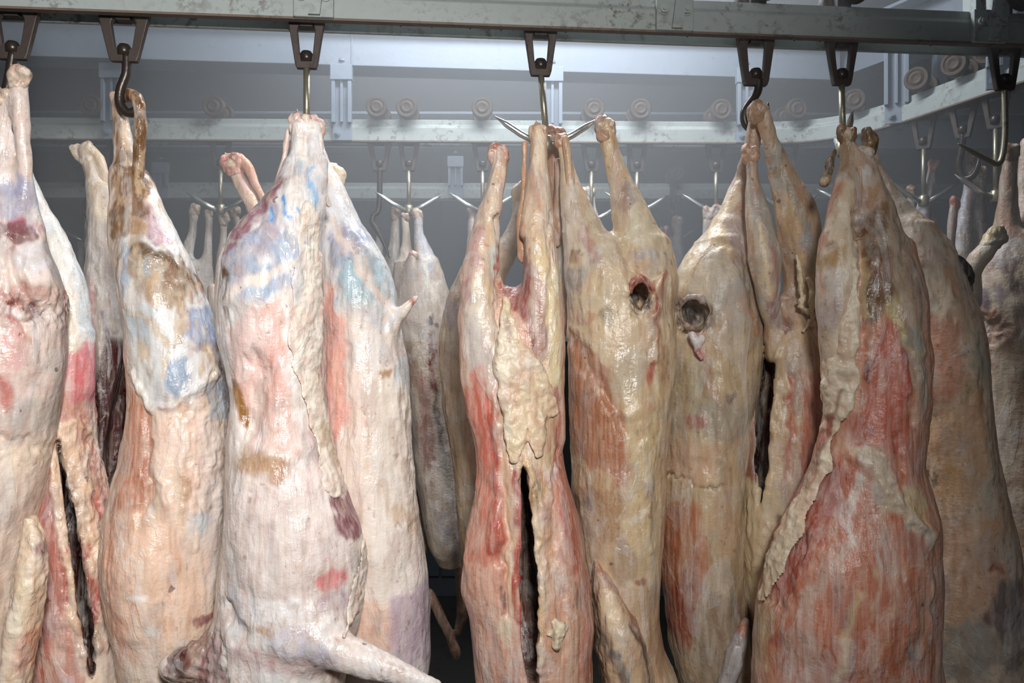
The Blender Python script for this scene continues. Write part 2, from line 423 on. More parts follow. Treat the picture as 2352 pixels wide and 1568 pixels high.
def seg_dist(x, y, pts):
    d = np.full(len(x), 1e9); tt = np.zeros(len(x)); n = len(pts) - 1
    for i in range(n):
        ax, ay = pts[i][:2]; bx, by = pts[i+1][:2]; ux, uy = bx - ax, by - ay; L = ux*ux + uy*uy + 1e-6
        t = np.clip(((x-ax)*ux + (y-ay)*uy) / L, 0, 1); dd = np.hypot(x-ax-t*ux, y-ay-t*uy)
        m = dd < d; d[m] = dd[m]; tt[m] = (i + t[m]) / n
    return d, tt
def op_weight(op, x, y, P, s):
    k = op[0]
    if k == 'B':       # soft ellipse: cx cy rx ry rot soft
        _, cx, cy, rx, ry, rot, soft = op[:7]; a = math.radians(rot); u = (x-cx)*math.cos(a) + (y-cy)*math.sin(a); v = -(x-cx)*math.sin(a) + (y-cy)*math.cos(a)
        soft *= .6; return sstep(1 + soft, 1 - soft, np.hypot(u / rx, v / ry))
    if k == 'P':       # polygon with feather
        pts = op[1]; fe = op[2] * .55; ins = np.zeros(len(x), bool); n = len(pts)
        for i in range(n):
            ax, ay = pts[i]; bx, by = pts[(i+1) % n]
            c = ((ay > y) != (by > y)) & (x < (bx-ax) * (y-ay) / ((by-ay) if by != ay else 1e-6) + ax); ins ^= c
        d, _ = seg_dist(x, y, list(pts) + [pts[0]]); return sstep(-fe, fe, np.where(ins, d, -d))
    if k == 'L':       # stroke: pts width feather
        d, _ = seg_dist(x, y, op[1]); return sstep(op[2] + op[3], max(op[2] - op[3], 0), d)
    if k == 'N':       # blotches: size px, vertical stretch, threshold, softness
        _, size, st, th, so = op[:5]; q = P / (size * s); q = q * np.array([1, 1, 1 / st]); return sstep(th - so, th + so, fbm(q, op[5] if len(op) > 5 else 0.0, 3))
def make_skin(name, ops, D, h, base, paint=(), fx=(), relief=(), fib=0.5, lump=0.0, wet=0.6, rough=1.0, parent=None, origin=None, seed=0.0, inside=None, bright=1.0, sm=1, warp=9.0):
    V, Q = skin(ops, h); V = smooth_v(V, Q, sm)
    N = vnormals(V, Q)
    # upright pattern plane of this carcass: follows its front face slice by slice
    zb = ((V[:, 2] - V[:, 2].min()) / 0.025).astype(int); ym = np.full(zb.max() + 1, 1e9); np.minimum.at(ym, zb, V[:, 1])
    ym = np.where(ym > 1e8, D - .07, ym); ym = np.convolve(np.pad(ym, 2, mode='edge'), np.ones(5) / 5, 'valid')
    zz = (V[:, 2] - V[:, 2].min()) / 0.025 - 0.5; sl = (0.25 * D + 0.75 * np.interp(zz, np.arange(len(ym)), ym)) / F
    s = (D - 0.07) / F
    x = CX + V[:, 0] / sl; y = CY - (V[:, 2] - CZ) / sl
    front = np.clip(0.5 - N[:, 1] * 1.6, 0, 1)
    q = V / 0.03
    qf = V / np.array([0.007, 0.007, 0.022])
    wx = x + warp * fbm(q, seed + 1, 2) + warp * 0.7 * fbm(qf, seed + 3, 2); wy = y + warp * 1.5 * fbm(q, seed + 5, 2) + warp * 0.9 * fbm(qf * 0.7, seed + 6, 2)
    C = np.tile(lin(base), (len(V), 1)); X = np.tile(np.array([lump, fib, wet]), (len(V), 1))
    for op, colr, a in paint:
        wgt = (op_weight(op, wx, wy, V, s) * a)[:, None]; C = C * (1 - wgt) + lin(colr) * wgt
    for op, ch, val in fx:
        wgt = op_weight(op, wx, wy, V, s); X[:, ch] = X[:, ch] * (1 - wgt) + val * wgt
    for ins_ in ([] if inside is None else inside if isinstance(inside, list) else [inside]):       # the body cavity: dark red flesh, with the shade inside painted in
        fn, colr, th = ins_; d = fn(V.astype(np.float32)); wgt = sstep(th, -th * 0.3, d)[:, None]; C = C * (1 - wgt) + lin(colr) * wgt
    dsp = rough * (0.0024 * fbm(V / 0.055, seed, 2) + 0.0011 * fbm(V / np.array([0.011, 0.011, 0.03]), seed + 2, 2))
    dsp += X[:, 0] * 0.0042 * fbm(V / 0.013, seed + 9, 2)
    dsp -= X[:, 1] * 0.0004 * np.abs(fbm(V / np.array([0.012, 0.012, 0.16]), seed + 4, 1))
    dsp -= 0.0016 * np.abs(fbm(V / np.array([0.024, 0.024, 0.13]), seed + 11, 2)) * rough
    for op, hh in relief: dsp += op_weight(op, wx, wy, V, s) * hh * front
    V = V + N * dsp[:, None]
    C = np.clip(C * bright, 0, 0.93)
    if origin is not None: V = V - np.array(origin)
    me = bpy.data.meshes.new(name); me.vertices.add(len(V)); me.vertices.foreach_set('co', V.astype(np.float32).ravel())
    me.loops.add(len(Q) * 4); me.loops.foreach_set('vertex_index', Q.astype(np.int32).ravel())
    me.polygons.add(len(Q)); me.polygons.foreach_set('loop_start', np.arange(0, len(Q) * 4, 4, dtype=np.int32))
    me.polygons.foreach_set('use_smooth', np.ones(len(Q), bool)); me.update(calc_edges=True)
    for nm, A in (('Col', C), ('fx', X)):
        at = me.color_attributes.new(nm, 'FLOAT_COLOR', 'POINT'); at.data.foreach_set('color', np.concatenate([A, np.ones((len(A), 1))], 1).astype(np.float32).ravel())
    me.materials.append(M_FLESH)
    o = bpy.data.objects.new(name, me); COL.objects.link(o)
    if parent: o.parent = parent
    elif origin is not None: o.location = origin
    return o
CNT = [0]; OPS = {}
STREAK = [(('N', 13, 7, .42, .18, 3.1), '#9a6450', .24), (('N', 17, 5, .45, .18, 8.4), '#e6dccb', .22), (('N', 34, 2.5, .50, .2, 5.7), '#9a9ca2', .26), (('N', 11, 1.5, .95, .08, 1.2), '#5c3526', .4)]
def carcass(label, D, base, lofts=(), legs=(), cuts=(), h=0.0042, hang=None, group=None, **kw):
    h = .0036 if h == .0042 else h
    """lofts: list of rows or (rows, kwargs); legs: list of nodes; cuts: list of (rows or nodes, kwargs)"""
    CNT[0] += 1
    ops = []
    for l in lofts:
        rows, k2 = (l if isinstance(l, tuple) else (l, {})); ops.append(loft_op(rows, D, **{'k': 0.03, **k2}))
    for l in legs:
        nd, k2 = (l if isinstance(l, tuple) else (l, {})); ops.append(chain_op(nd, D, **{'k': 0.028, **k2}))
    for kind, data, k2 in cuts:
        k2 = {'k': 0.012, **k2}
        if kind == 'loft' and data is not None: k2.setdefault('shear', (data[len(data) // 2][1] - CX) / F)
        ops.append((loft_op if kind == 'loft' else chain_op)(data, D, mode='s', **k2))
    kw['paint'] = list(kw.get('paint', ())) + STREAK
    org = W(*hang, D) if hang else W(legs[0][0][0], legs[0][0][1], D)
    o = make_skin('sheep_carcass', ops, D, h, base, origin=org, seed=CNT[0] * 3.7, **kw)
    tag(o, label, 'carcass', group); OPS[o.name] = ops
    return o
def part(parent, name, D, base, legs=(), lofts=(), h=0.003, k=0.008, label=None, **kw):
    ops = [loft_op(l, D, k=k, **(kw.get('lk') or {})) for l in lofts] + [chain_op(l, D, k=k) for l in legs]
    kw.pop('lk', None)
    CNT[0] += 1
    kw.setdefault('warp', 4.0)
    o = make_skin(name, ops, D, h, base, parent=parent, origin=parent.location, seed=CNT[0] * 2.3, **kw)
    if label: o['label'] = label
    return o
def crust(parent, name, D, base, strokes, t=.007, h=.003, label=None, **kw):
    CNT[0] += 1; kw.setdefault('warp', 4.0)
    o = make_skin(name, [layer_ops(OPS[parent.name], strokes, D, t)], D, h, base, parent=parent, origin=parent.location, seed=CNT[0] * 2.3, **kw)
    if label: o['label'] = label
    return o
def hock(parent, D, px, py, r, ang=0, base='#d8bda6', red=0.4, dy=0.0, h=0.003):
    """knobbly cut end of a shank: two knuckles, a pit and a spur; ang tilts it (degrees, clockwise)"""
    a = math.radians(ang); c, s_ = math.cos(a), math.sin(a)
    def q(u, v, rr, d=0.0): return (px + (u*c - v*s_) * r, py + (u*s_ + v*c) * r, rr * r, dy + d)
    nd = [[q(-.45, -.35, .62, -.004), q(-.35, .5, .62)], [q(.45, -.25, .60, -.006), q(.35, .6, .58)], [q(0, -.5, .42, .008), q(0, .9, .85)],
          [q(.6, .15, .38, -.008), q(.8, .55, .28, -.006)], [q(-.2, -.7, .33, -.004), q(-.25, -1.05, .14)]]
    return part(parent, 'hock_joint', D, base, legs=nd, h=h, k=0.004, rough=1.5, lump=0.5, fib=0.2,
                paint=[(('B', *q(0, -.55, 0)[:2], r * .8, r * .45, ang, .5), '#a9564a', red), (('N', 14, 1, .25, .3), '#8f6a52', .5), (('B', *q(.4, -.5, 0)[:2], r*.3, r*.3, 0, .4), '#efe2cf', .7)])

# ------------------------------------------------------------------ the room
def struct(name, mb, mat, parent=None): return tag(mb.build(name, mat, parent), kind='structure')
XL, XR, YF, YB, ZC = -3.0, 2.15, -1.6, 4.7, 2.74
struct('floor', MB().box((XL - .1, YF, -0.1), (XR + .1, YB + .1, 0)), M_FLOOR)
struct('ceiling', MB().box((XL - .1, YF, ZC), (XR + .1, YB + .1, ZC + .1)), M_CEIL)
wb = struct('wall_back', MB().box((XL, YB, 0), (XR, YB + .1, ZC)), M_WALL)
wl = struct('wall_left', MB().box((XL - .1, YF, 0), (XL, YB, ZC)), M_WALL)
wr = struct('wall_right', MB().box((XR, YF, 0), (XR + .1, YB, ZC)), M_TANWALL)
for i in range(6):      # insulated panels of the back wall, joints left open
    x0 = XL + i * 0.86
    MB().box((x0 + .006, YB - .02, .12), (min(x0 + .854, XR - .01), YB, ZC - .05)).build('wall_panel', M_WALL, wb, bevel=.004)
for i in range(7):
    y0 = YF + i * 0.9
    MB().box((XR - .02, y0 + .006, .12), (XR, min(y0 + .894, YB - .03), ZC - .05)).build('wall_panel', M_TANWALL, wr, bevel=.004)
    MB().box((XL, y0 + .006, .12), (XL + .02, min(y0 + .894, YB - .03), ZC - .05)).build('wall_panel', M_WALL, wl, bevel=.004)

# cold mist that hangs in the upper part of the room, behind the first rail
fogm = bpy.data.materials.new('cold_mist'); fogm.use_nodes = True; fnt = fogm.node_tree
for n in list(fnt.nodes):
    if n.type != 'OUTPUT_MATERIAL': fnt.nodes.remove(n)
fv = fnt.nodes.new('ShaderNodeVolumeScatter'); fv.inputs['Color'].default_value = (0.93, 0.96, 1.0, 1); fv.inputs['Density'].default_value = 0.32; fv.inputs['Anisotropy'].default_value = 0.15
fnt.links.new(fv.outputs[0], fnt.nodes['Material Output'].inputs['Volume'])
try: fogm.cycles.homogeneous_volume = True
except Exception: pass
fog = MB().box((XL + .03, 1.48, 1.50), (XR - .03, YB - .03, ZC - .01)).build('cold_mist', fogm)
tag(fog, 'thin cold mist hanging under the ceiling around the rails', 'mist', kind='stuff')

# ------------------------------------------------------------------ overhead rails
RZ = 2.094                     # underside of every rail
FRONT = [(0.000, 0.000), (0.000, 0.040), (0.010, 0.050), (0.010, 0.066), (0.018, 0.066), (0.018, 0.046), (0.010, 0.036), (0.010, 0.000)]
BACK = [(0.055 + .018 - o, h) for o, h in FRONT]
LIP = [(-0.0015, -0.003), (-0.0015, 0.0012), (0.014, 0.0012), (0.014, -0.003)]
def rail_path(pts, n=14):
    P = [Vector(p) for p in pts]; out = []
    for i in range(len(P) - 1):
        p0, p1, p2, p3 = P[max(i-1,0)], P[i], P[i+1], P[min(i+2,len(P)-1)]
        for k in range(n):
            t = k / n; out.append(0.5 * ((2*p1) + (p2-p0)*t + (2*p0-5*p1+4*p2-p3)*t*t + (3*p1-p0-3*p2+p3)*t**3))
    return [tuple(p) for p in out] + [tuple(P[-1])]
def make_rail(label, path):
    r = empty('overhead_rail', (path[0][0], path[0][1], RZ))
    tag(r, label, 'rail')
    p = [(a[0] - path[0][0], a[1] - path[0][1]) for a in path]
    MB().sweep(p, FRONT).build('track_bar', M_RAIL, r, bevel=.0015)
    MB().sweep(p, BACK).build('track_bar', M_RAIL, r, bevel=.0015)
    MB().sweep(p, LIP).build('bottom_edge', M_EDGE, r)
    return r
def nut(parent, loc, r=.009, axis='y', mat=None, t=.008):
    mb = MB().lathe([(r*1.25, 0), (r*1.25, -t*.3), (r*.95, -t*.32), (r*.95, -t*.8)], axis='y', n=18)
    mb.lathe([(r, -t*.3), (r, -t), (r*.5, -t), (r*.5, -t*1.4)], axis='y', n=6)
    if axis == 'z': mb.v = [(a, c, -b) for a, b, c in mb.v]
    return mb.build('bolt', mat or M_RAIL, parent, loc=loc)
# rail 1 right above the first row, slightly turned away to the right
A1, B1 = Vector((-0.908, 1.413)), Vector((1.024, 1.593)); d1 = (B1 - A1).normalized()
def on1(px):                  # point of rail 1 under picture column px
    k = (px - CX) / F; t = (k * A1.y - A1.x) / (d1.x - k * d1.y); p = A1 + d1 * t; return p
rail1 = make_rail('grey painted overhead rail carrying the front row of hooks, speckled with rust', [tuple(A1 - d1 * 1.2), tuple(A1), tuple(B1), tuple(B1 + d1 * .6)])
ang1 = math.atan2(d1.y, d1.x); o1 = rail1.location
def at1(px, off, h): p = on1(px); n = Vector((-d1.y, d1.x)); q = p + n * off; return Vector((q.x, q.y, RZ + h)) - o1
for px in (722, 1547, 2268):
    pl = MB().box((-.036, -.012, -.002), (.036, 0, .062)).build('joint_plate', M_RAIL, rail1, bevel=.002, loc=at1(px, 0, 0)); pl.rotation_euler = (0, 0, ang1)
    gs = MB().add([(-.008,-.012,.0),(.012,-.012,.0),(.03,-.012,.13),(.01,-.012,.13),(-.008,-.020,.0),(.012,-.020,.0),(.03,-.020,.13),(.01,-.020,.13)],
                  [(0,1,2,3),(7,6,5,4),(0,4,5,1),(1,5,6,2),(2,6,7,3),(3,7,4,0)]).build('hanger_strap', M_RAIL, rail1, loc=at1(px, 0, 0)); gs.rotation_euler = (0, 0, ang1)
    for sx in (-.022, .022):
        nut(rail1, at1(px, -.012, .036) + Vector((d1.x * sx, d1.y * sx, 0)), .0085)
for px in (2245, 2300):      # drop post of the first rail at its far end
    ps = MB().box((-.010, -.01, .05), (.010, .03, .62)).build('drop_post', M_RAIL, rail1, loc=at1(px, .0, 0)); ps.rotation_euler = (0, 0, ang1)
for px in (920, 992, 1080, 1152, 1300, 1580, 1703, 1826, 1885, 2140):   # drops of condensation
    dr = MB().lathe([(.0004, .004), (.0015, .001), (.0023, -.002), (.0019, -.004), (.0006, -.0052)], n=10).build('water_drop', M_WATER, rail1, smooth=True, loc=at1(px, 0.003, -.004))
# rail 2, straight, then bending towards the camera
path2 = rail_path([(-2.9, 2.30), (-1.4, 2.335), (0.0, 2.367), (.55, 2.380), (.80, 2.378), (.90, 2.352), (.986, 2.28), (1.05, 2.165), (1.10, 2.02), (1.152, 1.863), (1.21, 1.69), (1.27, 1.50)], 8)
rail2 = make_rail('pale grey overhead rail of the second row that bends round towards the viewer', path2); o2 = Vector(rail2.location)
def on2(px):
    k = (px - CX) / F
    for a, b in zip(path2[:-1], path2[1:]):
        fa, fb = a[0] - k * a[1], b[0] - k * b[1]
        if fa <= 0 <= fb or fb <= 0 <= fa:
            t = fa / (fa - fb); return Vector((a[0] + (b[0]-a[0]) * t, a[1] + (b[1]-a[1]) * t)), math.atan2(b[1]-a[1], b[0]-a[0])
    return Vector((k * 2.37, 2.37)), 0.0
path3 = [(-2.9, 3.28), (2.1, 3.33)]
rail3 = make_rail('far overhead rail of the third row, dim behind the mist', path3)
rail3b = make_rail('overhead rail along the tan side wall', [(1.95, 3.2), (1.80, 1.55)])

# rail supports hanging from the beam
def post(rail, px, ztop, Y=None, size=1.0, rot=None):
    if Y is None: p, a = on2(px)
    else: p, a = Vector(((px - CX) / F * Y, Y)), 0.0
    if rot is not None: a = rot
    L = Vector((p.x, p.y, 0)) - Vector((rail.location.x, rail.location.y, 0)); w = .030 * size; z0 = -.002; z1 = ztop - RZ
    q = MB().box((-w, -.010, z0), (w, -.002, z1 - .002)).build('support_post', M_BEAM, rail, bevel=.0015, loc=L); q.rotation_euler.z = a
    # rib and cap of the post
    def sub(name, lo, hi): 
        s_ = MB().box(lo, hi).build(name, M_BEAM, q, bevel=.0012); return s_
    sub('rib', (-.004, -.020, .05), (.004, -.010, z1 - .045)); sub('side_flange', (-w - .0005, -.024, .048), (-w + .010, -.010, z1 - .045)); sub('side_flange', (w - .010, -.024, .048), (w + .0005, -.010, z1 - .045))
    sub('cap_plate', (-w - .003, -.028, z1 - .046), (w + .003, -.002, z1 - .002))
    nut(q, (-w * .45, -.010, .018), .008, mat=M_BEAM); nut(q, (0, -.012, z1 + .012), .008, axis='z', mat=M_BEAM)
BZ = 2.312                    # underside of the beam
for px in (262, 787, 1268, 1712): post(rail2, px, BZ, size=.95)
for px, rt in ((2060, -1.15),): post(rail2, px, BZ + .03, rot=-.5)
post(rail2, 2296, BZ + .05, rot=-.35)
for px, zt in ((372, RZ + .145), (1047, RZ + .17), (1420, RZ + .17)): post(rail3, px, zt, Y=3.30, size=1.0)
# curved U bracket next to the bend
br = MB().box((.0, .02, .22), (.15, .05, .25)); br.box((.12, .02, .09), (.15, .05, .22)); p_, a_ = on2(2060)
q = br.build('bracket', M_BEAM, rail2, bevel=.002, loc=Vector((p_.x, p_.y, 0)) - Vector((o2.x, o2.y, 0)))

# steel beams
def make_beam(label, path, z, hgt, mat=M_BEAM, fl=.060):
    r = empty('steel_beam', (path[0][0], path[0][1], z)); tag(r, label, 'beam')
    p = [(a[0] - path[0][0], a[1] - path[0][1]) for a in path]
    MB().sweep(p, [(0, 0), (0, hgt), (.10, hgt), (.10, 0)]).build('web', mat, r, bevel=.002)
    MB().sweep(p, [(-fl, hgt), (-fl, hgt + .010), (.13, hgt + .010), (.13, hgt)]).build('top_flange', mat, r, bevel=.001)
    for t in (.32, .62):
        c = [p[0][0] + (p[-1][0] - p[0][0]) * t, p[0][1] + (p[-1][1] - p[0][1]) * t]
        MB().box((-.003, -.003, 0), (.003, .001, hgt)).build('weld_seam', mat, r, loc=(c[0], c[1], 0))
    return r
make_beam('broad blue-white steel beam running above the second row', [(-2.9, 2.13), (1.02, 2.475)], BZ, .118)
make_beam('steel beam running towards the viewer over the bend of the rail', [(.99, 2.60), (1.40, 1.75)], BZ + .02, .12)
make_beam('dim steel beam over the third row of hooks', [(-2.9, 3.24), (2.1, 3.28)], RZ + .20, .12)

# ------------------------------------------------------------------ roller hooks
def shackle_mb(tw, bw, hh, th=.013, n=24):
    """yoke: trapezoid plate with a tall arched window"""
    iw_t, iw_b = tw * .47, bw * .56; zt, zb = -hh * .26, -hh * .74
    I = [(-iw_t * math.cos(a), zt + hh * .20 * math.sin(a)) for a in [math.pi * k / 10 for k in range(11)]]
    O = [(-tw + 2 * tw * k / 10, 0.0) for k in range(11)]
    def edge(z): return tw + (bw - tw) * min(1.0, -z / (hh * .9))
    R = [zt + (zb - zt) * t for t in (.33, .66, 1.0)]
    I += [(iw_t + (iw_b - iw_t) * t, z) for t, z in zip((.33, .66, 1.0), R)]; O += [(edge(z), z) for z in R]
    I += [(iw_b * .7, zb - .001), (iw_b * .2, zb - .001), (-iw_b * .2, zb - .001), (-iw_b * .7, zb - .001)]
    O += [(bw, -hh * .90), (bw * .86, -hh), (-bw * .86, -hh), (-bw, -hh * .90)]
    I += [(-(iw_t + (iw_b - iw_t) * t), z) for t, z in reversed(list(zip((.33, .66, 1.0), R)))]; O += [(-edge(z), z) for z in reversed(R)]
    m = len(O); mb = MB(); V = []
    for y in (-th / 2, th / 2):
        V += [(p[0], y, p[1]) for p in O] + [(p[0], y, p[1]) for p in I]
    Fc = []
    for k in range(m):
        j = (k + 1) % m
        Fc += [(k, j, m + j, m + k), (2*m + j, 2*m + k, 3*m + k, 3*m + j), (k, 2*m + k, 2*m + j, j), (m + k, m + j, 3*m + j, 3*m + k)]
    return mb.add(V, Fc)
def roller_hook(label, pos, rz, style='spikes', tw=.033, bw=.019, hh=.082, rod=.10, group=None, lean=0.0, rusty=True, spike_rot=0.0, hookpts=None, n_spikes=2, spike_len=1.0, hr=.0085, hmat=None):
    """trolley on the rail: wheels, yoke, swivel bolt, rod and the prongs"""
    r = empty('roller_hook', (pos.x, pos.y, RZ), rz); tag(r, label, 'hook', group)
    c = .036
    for y in (-.030, .052):
        wprof = [(.006, -.013), (.013, -.015), (.020, -.011), (.024, -.013), (.029, -.013), (.031, -.010), (.031, .008), (.028, .011), (.006, .011)]
        MB().lathe([(a, b + y + .012) for a, b in wprof], axis='y', n=28).build('wheel', M_WHEEL, r, smooth=False, loc=(0, 0, .092))
    MB().lathe([(.007, -.026), (.009, -.022), (.009, .085), (.007, .088)], axis='y', n=14).build('axle', M_RUST, r, loc=(0, 0, .092))
    MB().box((-.012, c - .008, -.004), (.012, c + .008, .092)).build('neck', M_RUST, r)
    s_ = shackle_mb(tw * 1.04, bw, hh + .012).build('yoke', M_RUST, r, bevel=.002, loc=(0, c, .012))
    bz = -hh * .80
    MB().lathe([(.0115, -.008), (.0125, .0), (.0125, .006), (.009, .012), (.003, .014)], n=16).build('swivel_bolt', M_DARKHOOK, r, smooth=True, loc=(0, c - .001, bz + .004))
    z0 = -hh; k = math.tan(lean)
    if style == 'spikes':
        MB().tube([(0, c, z0 + .012), (k * rod, c, z0 - rod)], .0062, 12).build('rod', M_ROD, r, smooth=True)
        hub = Vector((k * rod, c, z0 - rod - .012))
        MB().lathe([(.008, -.016), (.013, -.012), (.013, .012), (.008, .016)], n=14).build('hub', M_ROD, r, smooth=True, loc=hub)
        for q in range(n_spikes):
            a = spike_rot + 2 * math.pi / n_spikes * q
            dx, dy = math.cos(a) * spike_len, math.sin(a) * spike_len
            MB().tube([hub + Vector((dx * .006, dy * .006, -.004)), hub + Vector((dx * .050, dy * .050, .018)), hub + Vector((dx * .078, dy * .078, .036)), hub + Vector((dx * .102, dy * .102, .052))],
                      [.0068, .0068, .0062, .0006], 12).build('spike', M_STEEL, r, smooth=True)
    else:
        pts = hookpts or [(0, z0 + .012), (-.004, z0 - .03), (-.010, z0 - .070), (.002, z0 - .100), (.022, z0 - .098), (.034, z0 - .074), (.036, z0 - .050)]
        rr = [hr] * (len(pts) - 2) + [hr * .8, .0012]
        MB().tube([(a, c, b) for a, b in pts], rr, 12, smooth=6).build('hook_prong', hmat or M_DARKHOOK, r, smooth=True)
    return r
def hook1(label, px, **kw): p = on1(px); return roller_hook(label, p, ang1, **kw)
def hook2(label, px, **kw):
    p, a = on2(px); return roller_hook(label, p, kw.pop('rz', a), **kw)
hook1('dark hook on a wide rusty yoke at the far end of the front rail', 5, style='hook', tw=.046, bw=.028, hh=.082, hookpts=[(0,-.07),(-.006,-.11),(-.012,-.15),(-.004,-.172),(.010,-.172),(.018,-.155),(.018,-.14)])
hook1('dark wet hook through the brown-stained shank, under a wide rusty yoke', 268, style='hook', tw=.045, bw=.027, hh=.080,
      hookpts=[(.004, -.068), (.003, -.10), (-.007, -.13), (-.008, -.155), (.004, -.172), (.018, -.170), (.026, -.156), (.027, -.145)])
hook1('straight rod hook carrying the two pale white carcasses', 697, tw=.033, bw=.021, rod=.125, spike_rot=1.2, spike_len=.35)
hook1('rod hook with two bright spikes showing beside the split carcass', 1247, tw=.032, bw=.021, rod=.118, lean=.10)
hook1('dark curved hook with a black prong tip, on a wide rusty yoke', 1752, style='hook', tw=.038, bw=.026, hh=.088,
      hookpts=[(.008, -.075), (.004, -.10), (-.010, -.12), (-.022, -.140), (-.020, -.163), (-.002, -.176), (.014, -.168), (.023, -.145), (.026, -.120)])
hook1('straight rod hook carrying the red-flanked carcass, dark steel tip behind it', 1954, tw=.033, bw=.020, rod=.115, lean=.03, spike_rot=1.25)
hook1('rod hook bent to a J below its yoke at the rail joint', 2336, style='hook', tw=.034, bw=.021, rod=.12,
      hr=.006, hmat=M_ROD, hookpts=[(.0, -.07), (.002, -.16), (-.004, -.215), (-.016, -.232), (-.040, -.222), (-.075, -.205), (-.10, -.192)])
grp = 'roller hooks on the second rail'
for px, rd, lb in ((497, .105, 'second-row roller hook over the knobbly hocks between stained and white carcasses'), (936, .105, 'second-row roller hook whose spikes carry the slim-legged grey carcass'),
               (1108, .105, 'second-row roller hook just beside the raised shank of the split carcass'), (1362, .13, 'second-row roller hook beside the raised hock of the yellowish carcass'),
               (1468, .105, 'second-row roller hook in the open gap between yellowish and greyish carcasses'), (1652, .105, 'second-row roller hook over the pale block of bunched hocks')):
    hook2(lb, px, rod=rd, group=grp, spike_rot=(px % 7) * .05)
hook2('roller hook without rod cap, its wheel standing alone beside a post', 218, style='hook', tw=.038)
hook2('brown roller hook ending in an empty bent wire loop', 868, style='hook', tw=.036, bw=.022,
      hookpts=[(0, -.07), (0, -.15), (-.004, -.20), (-.018, -.215), (-.022, -.235), (-.006, -.262), (.014, -.30), (.030, -.345)])
hook2('thin roller hook beside the post at the start of the bend', 1822, style='spikes', rz=.1)
hook2('roller hook with dim wheel at the start of the rail bend', 1962, style='spikes', rz=-.4)
hook2('roller hook carrying a lone bent hind shank below the bend', 2112, style='spikes', rz=-.75, spike_rot=.9, rod=.125)
hook2('roller hook with thick double wheel and dark curved prong on the bend', 2200, style='hook', rz=-.85, tw=.036)
hook2('roller hook nearest the second post of the bend, long pale rod', 2275, style='spikes', rz=-.85, rod=.15, spike_rot=.9)
for px, lb in ((185, 'faint third-row roller hook behind the bare cream shank'), (1550, 'faint third-row roller hook over the raw pink hocks')):
    roller_hook(lb, Vector(((px - CX) / F * 3.27, 3.27)), 0, rod=.08)

# ------------------------------------------------------------------ palette
CREAM, FAT, BLUE, WHITE, PINK, PEACH = '#e8d6c3', '#eadbc0', '#b9c6d2', '#ece7e4', '#e28d84', '#e8b9a0'
RED, DRED, BROWN, PURP, TAN, GREY, YEL, BLK = '#b24a40', '#5a1c19', '#5b3f22', '#8a6170', '#c9ab84', '#918a85', '#d9c68f', '#241310'
def B(x, y, rx, ry, c, a=1.0, rot=0, soft=.45): return (('B', x, y, rx, ry, rot, soft), c, a)
def P(pts, c, a=1.0, fe=10): return (('P', pts, fe), c, a)
def L(pts, wd, c, a=1.0, fe=None): return (('L', pts, wd, fe if fe is not None else wd * .7), c, a)
def N(size, c, a=.5, st=1.0, th=.25, so=.25): return (('N', size, st, th, so), c, a)
def ridge(pts, wd, h): return (('L', pts, wd * .5, wd * .5), h)
def bulge(x, y, rx, ry, h, rot=0): return (('B', x, y, rx, ry, rot, .7), h)
MOT = [N(60, '#cdb0a2', .30, 2.0, .25, .3), N(26, '#e9ddd2', .28, 1.4, .3, .25)]

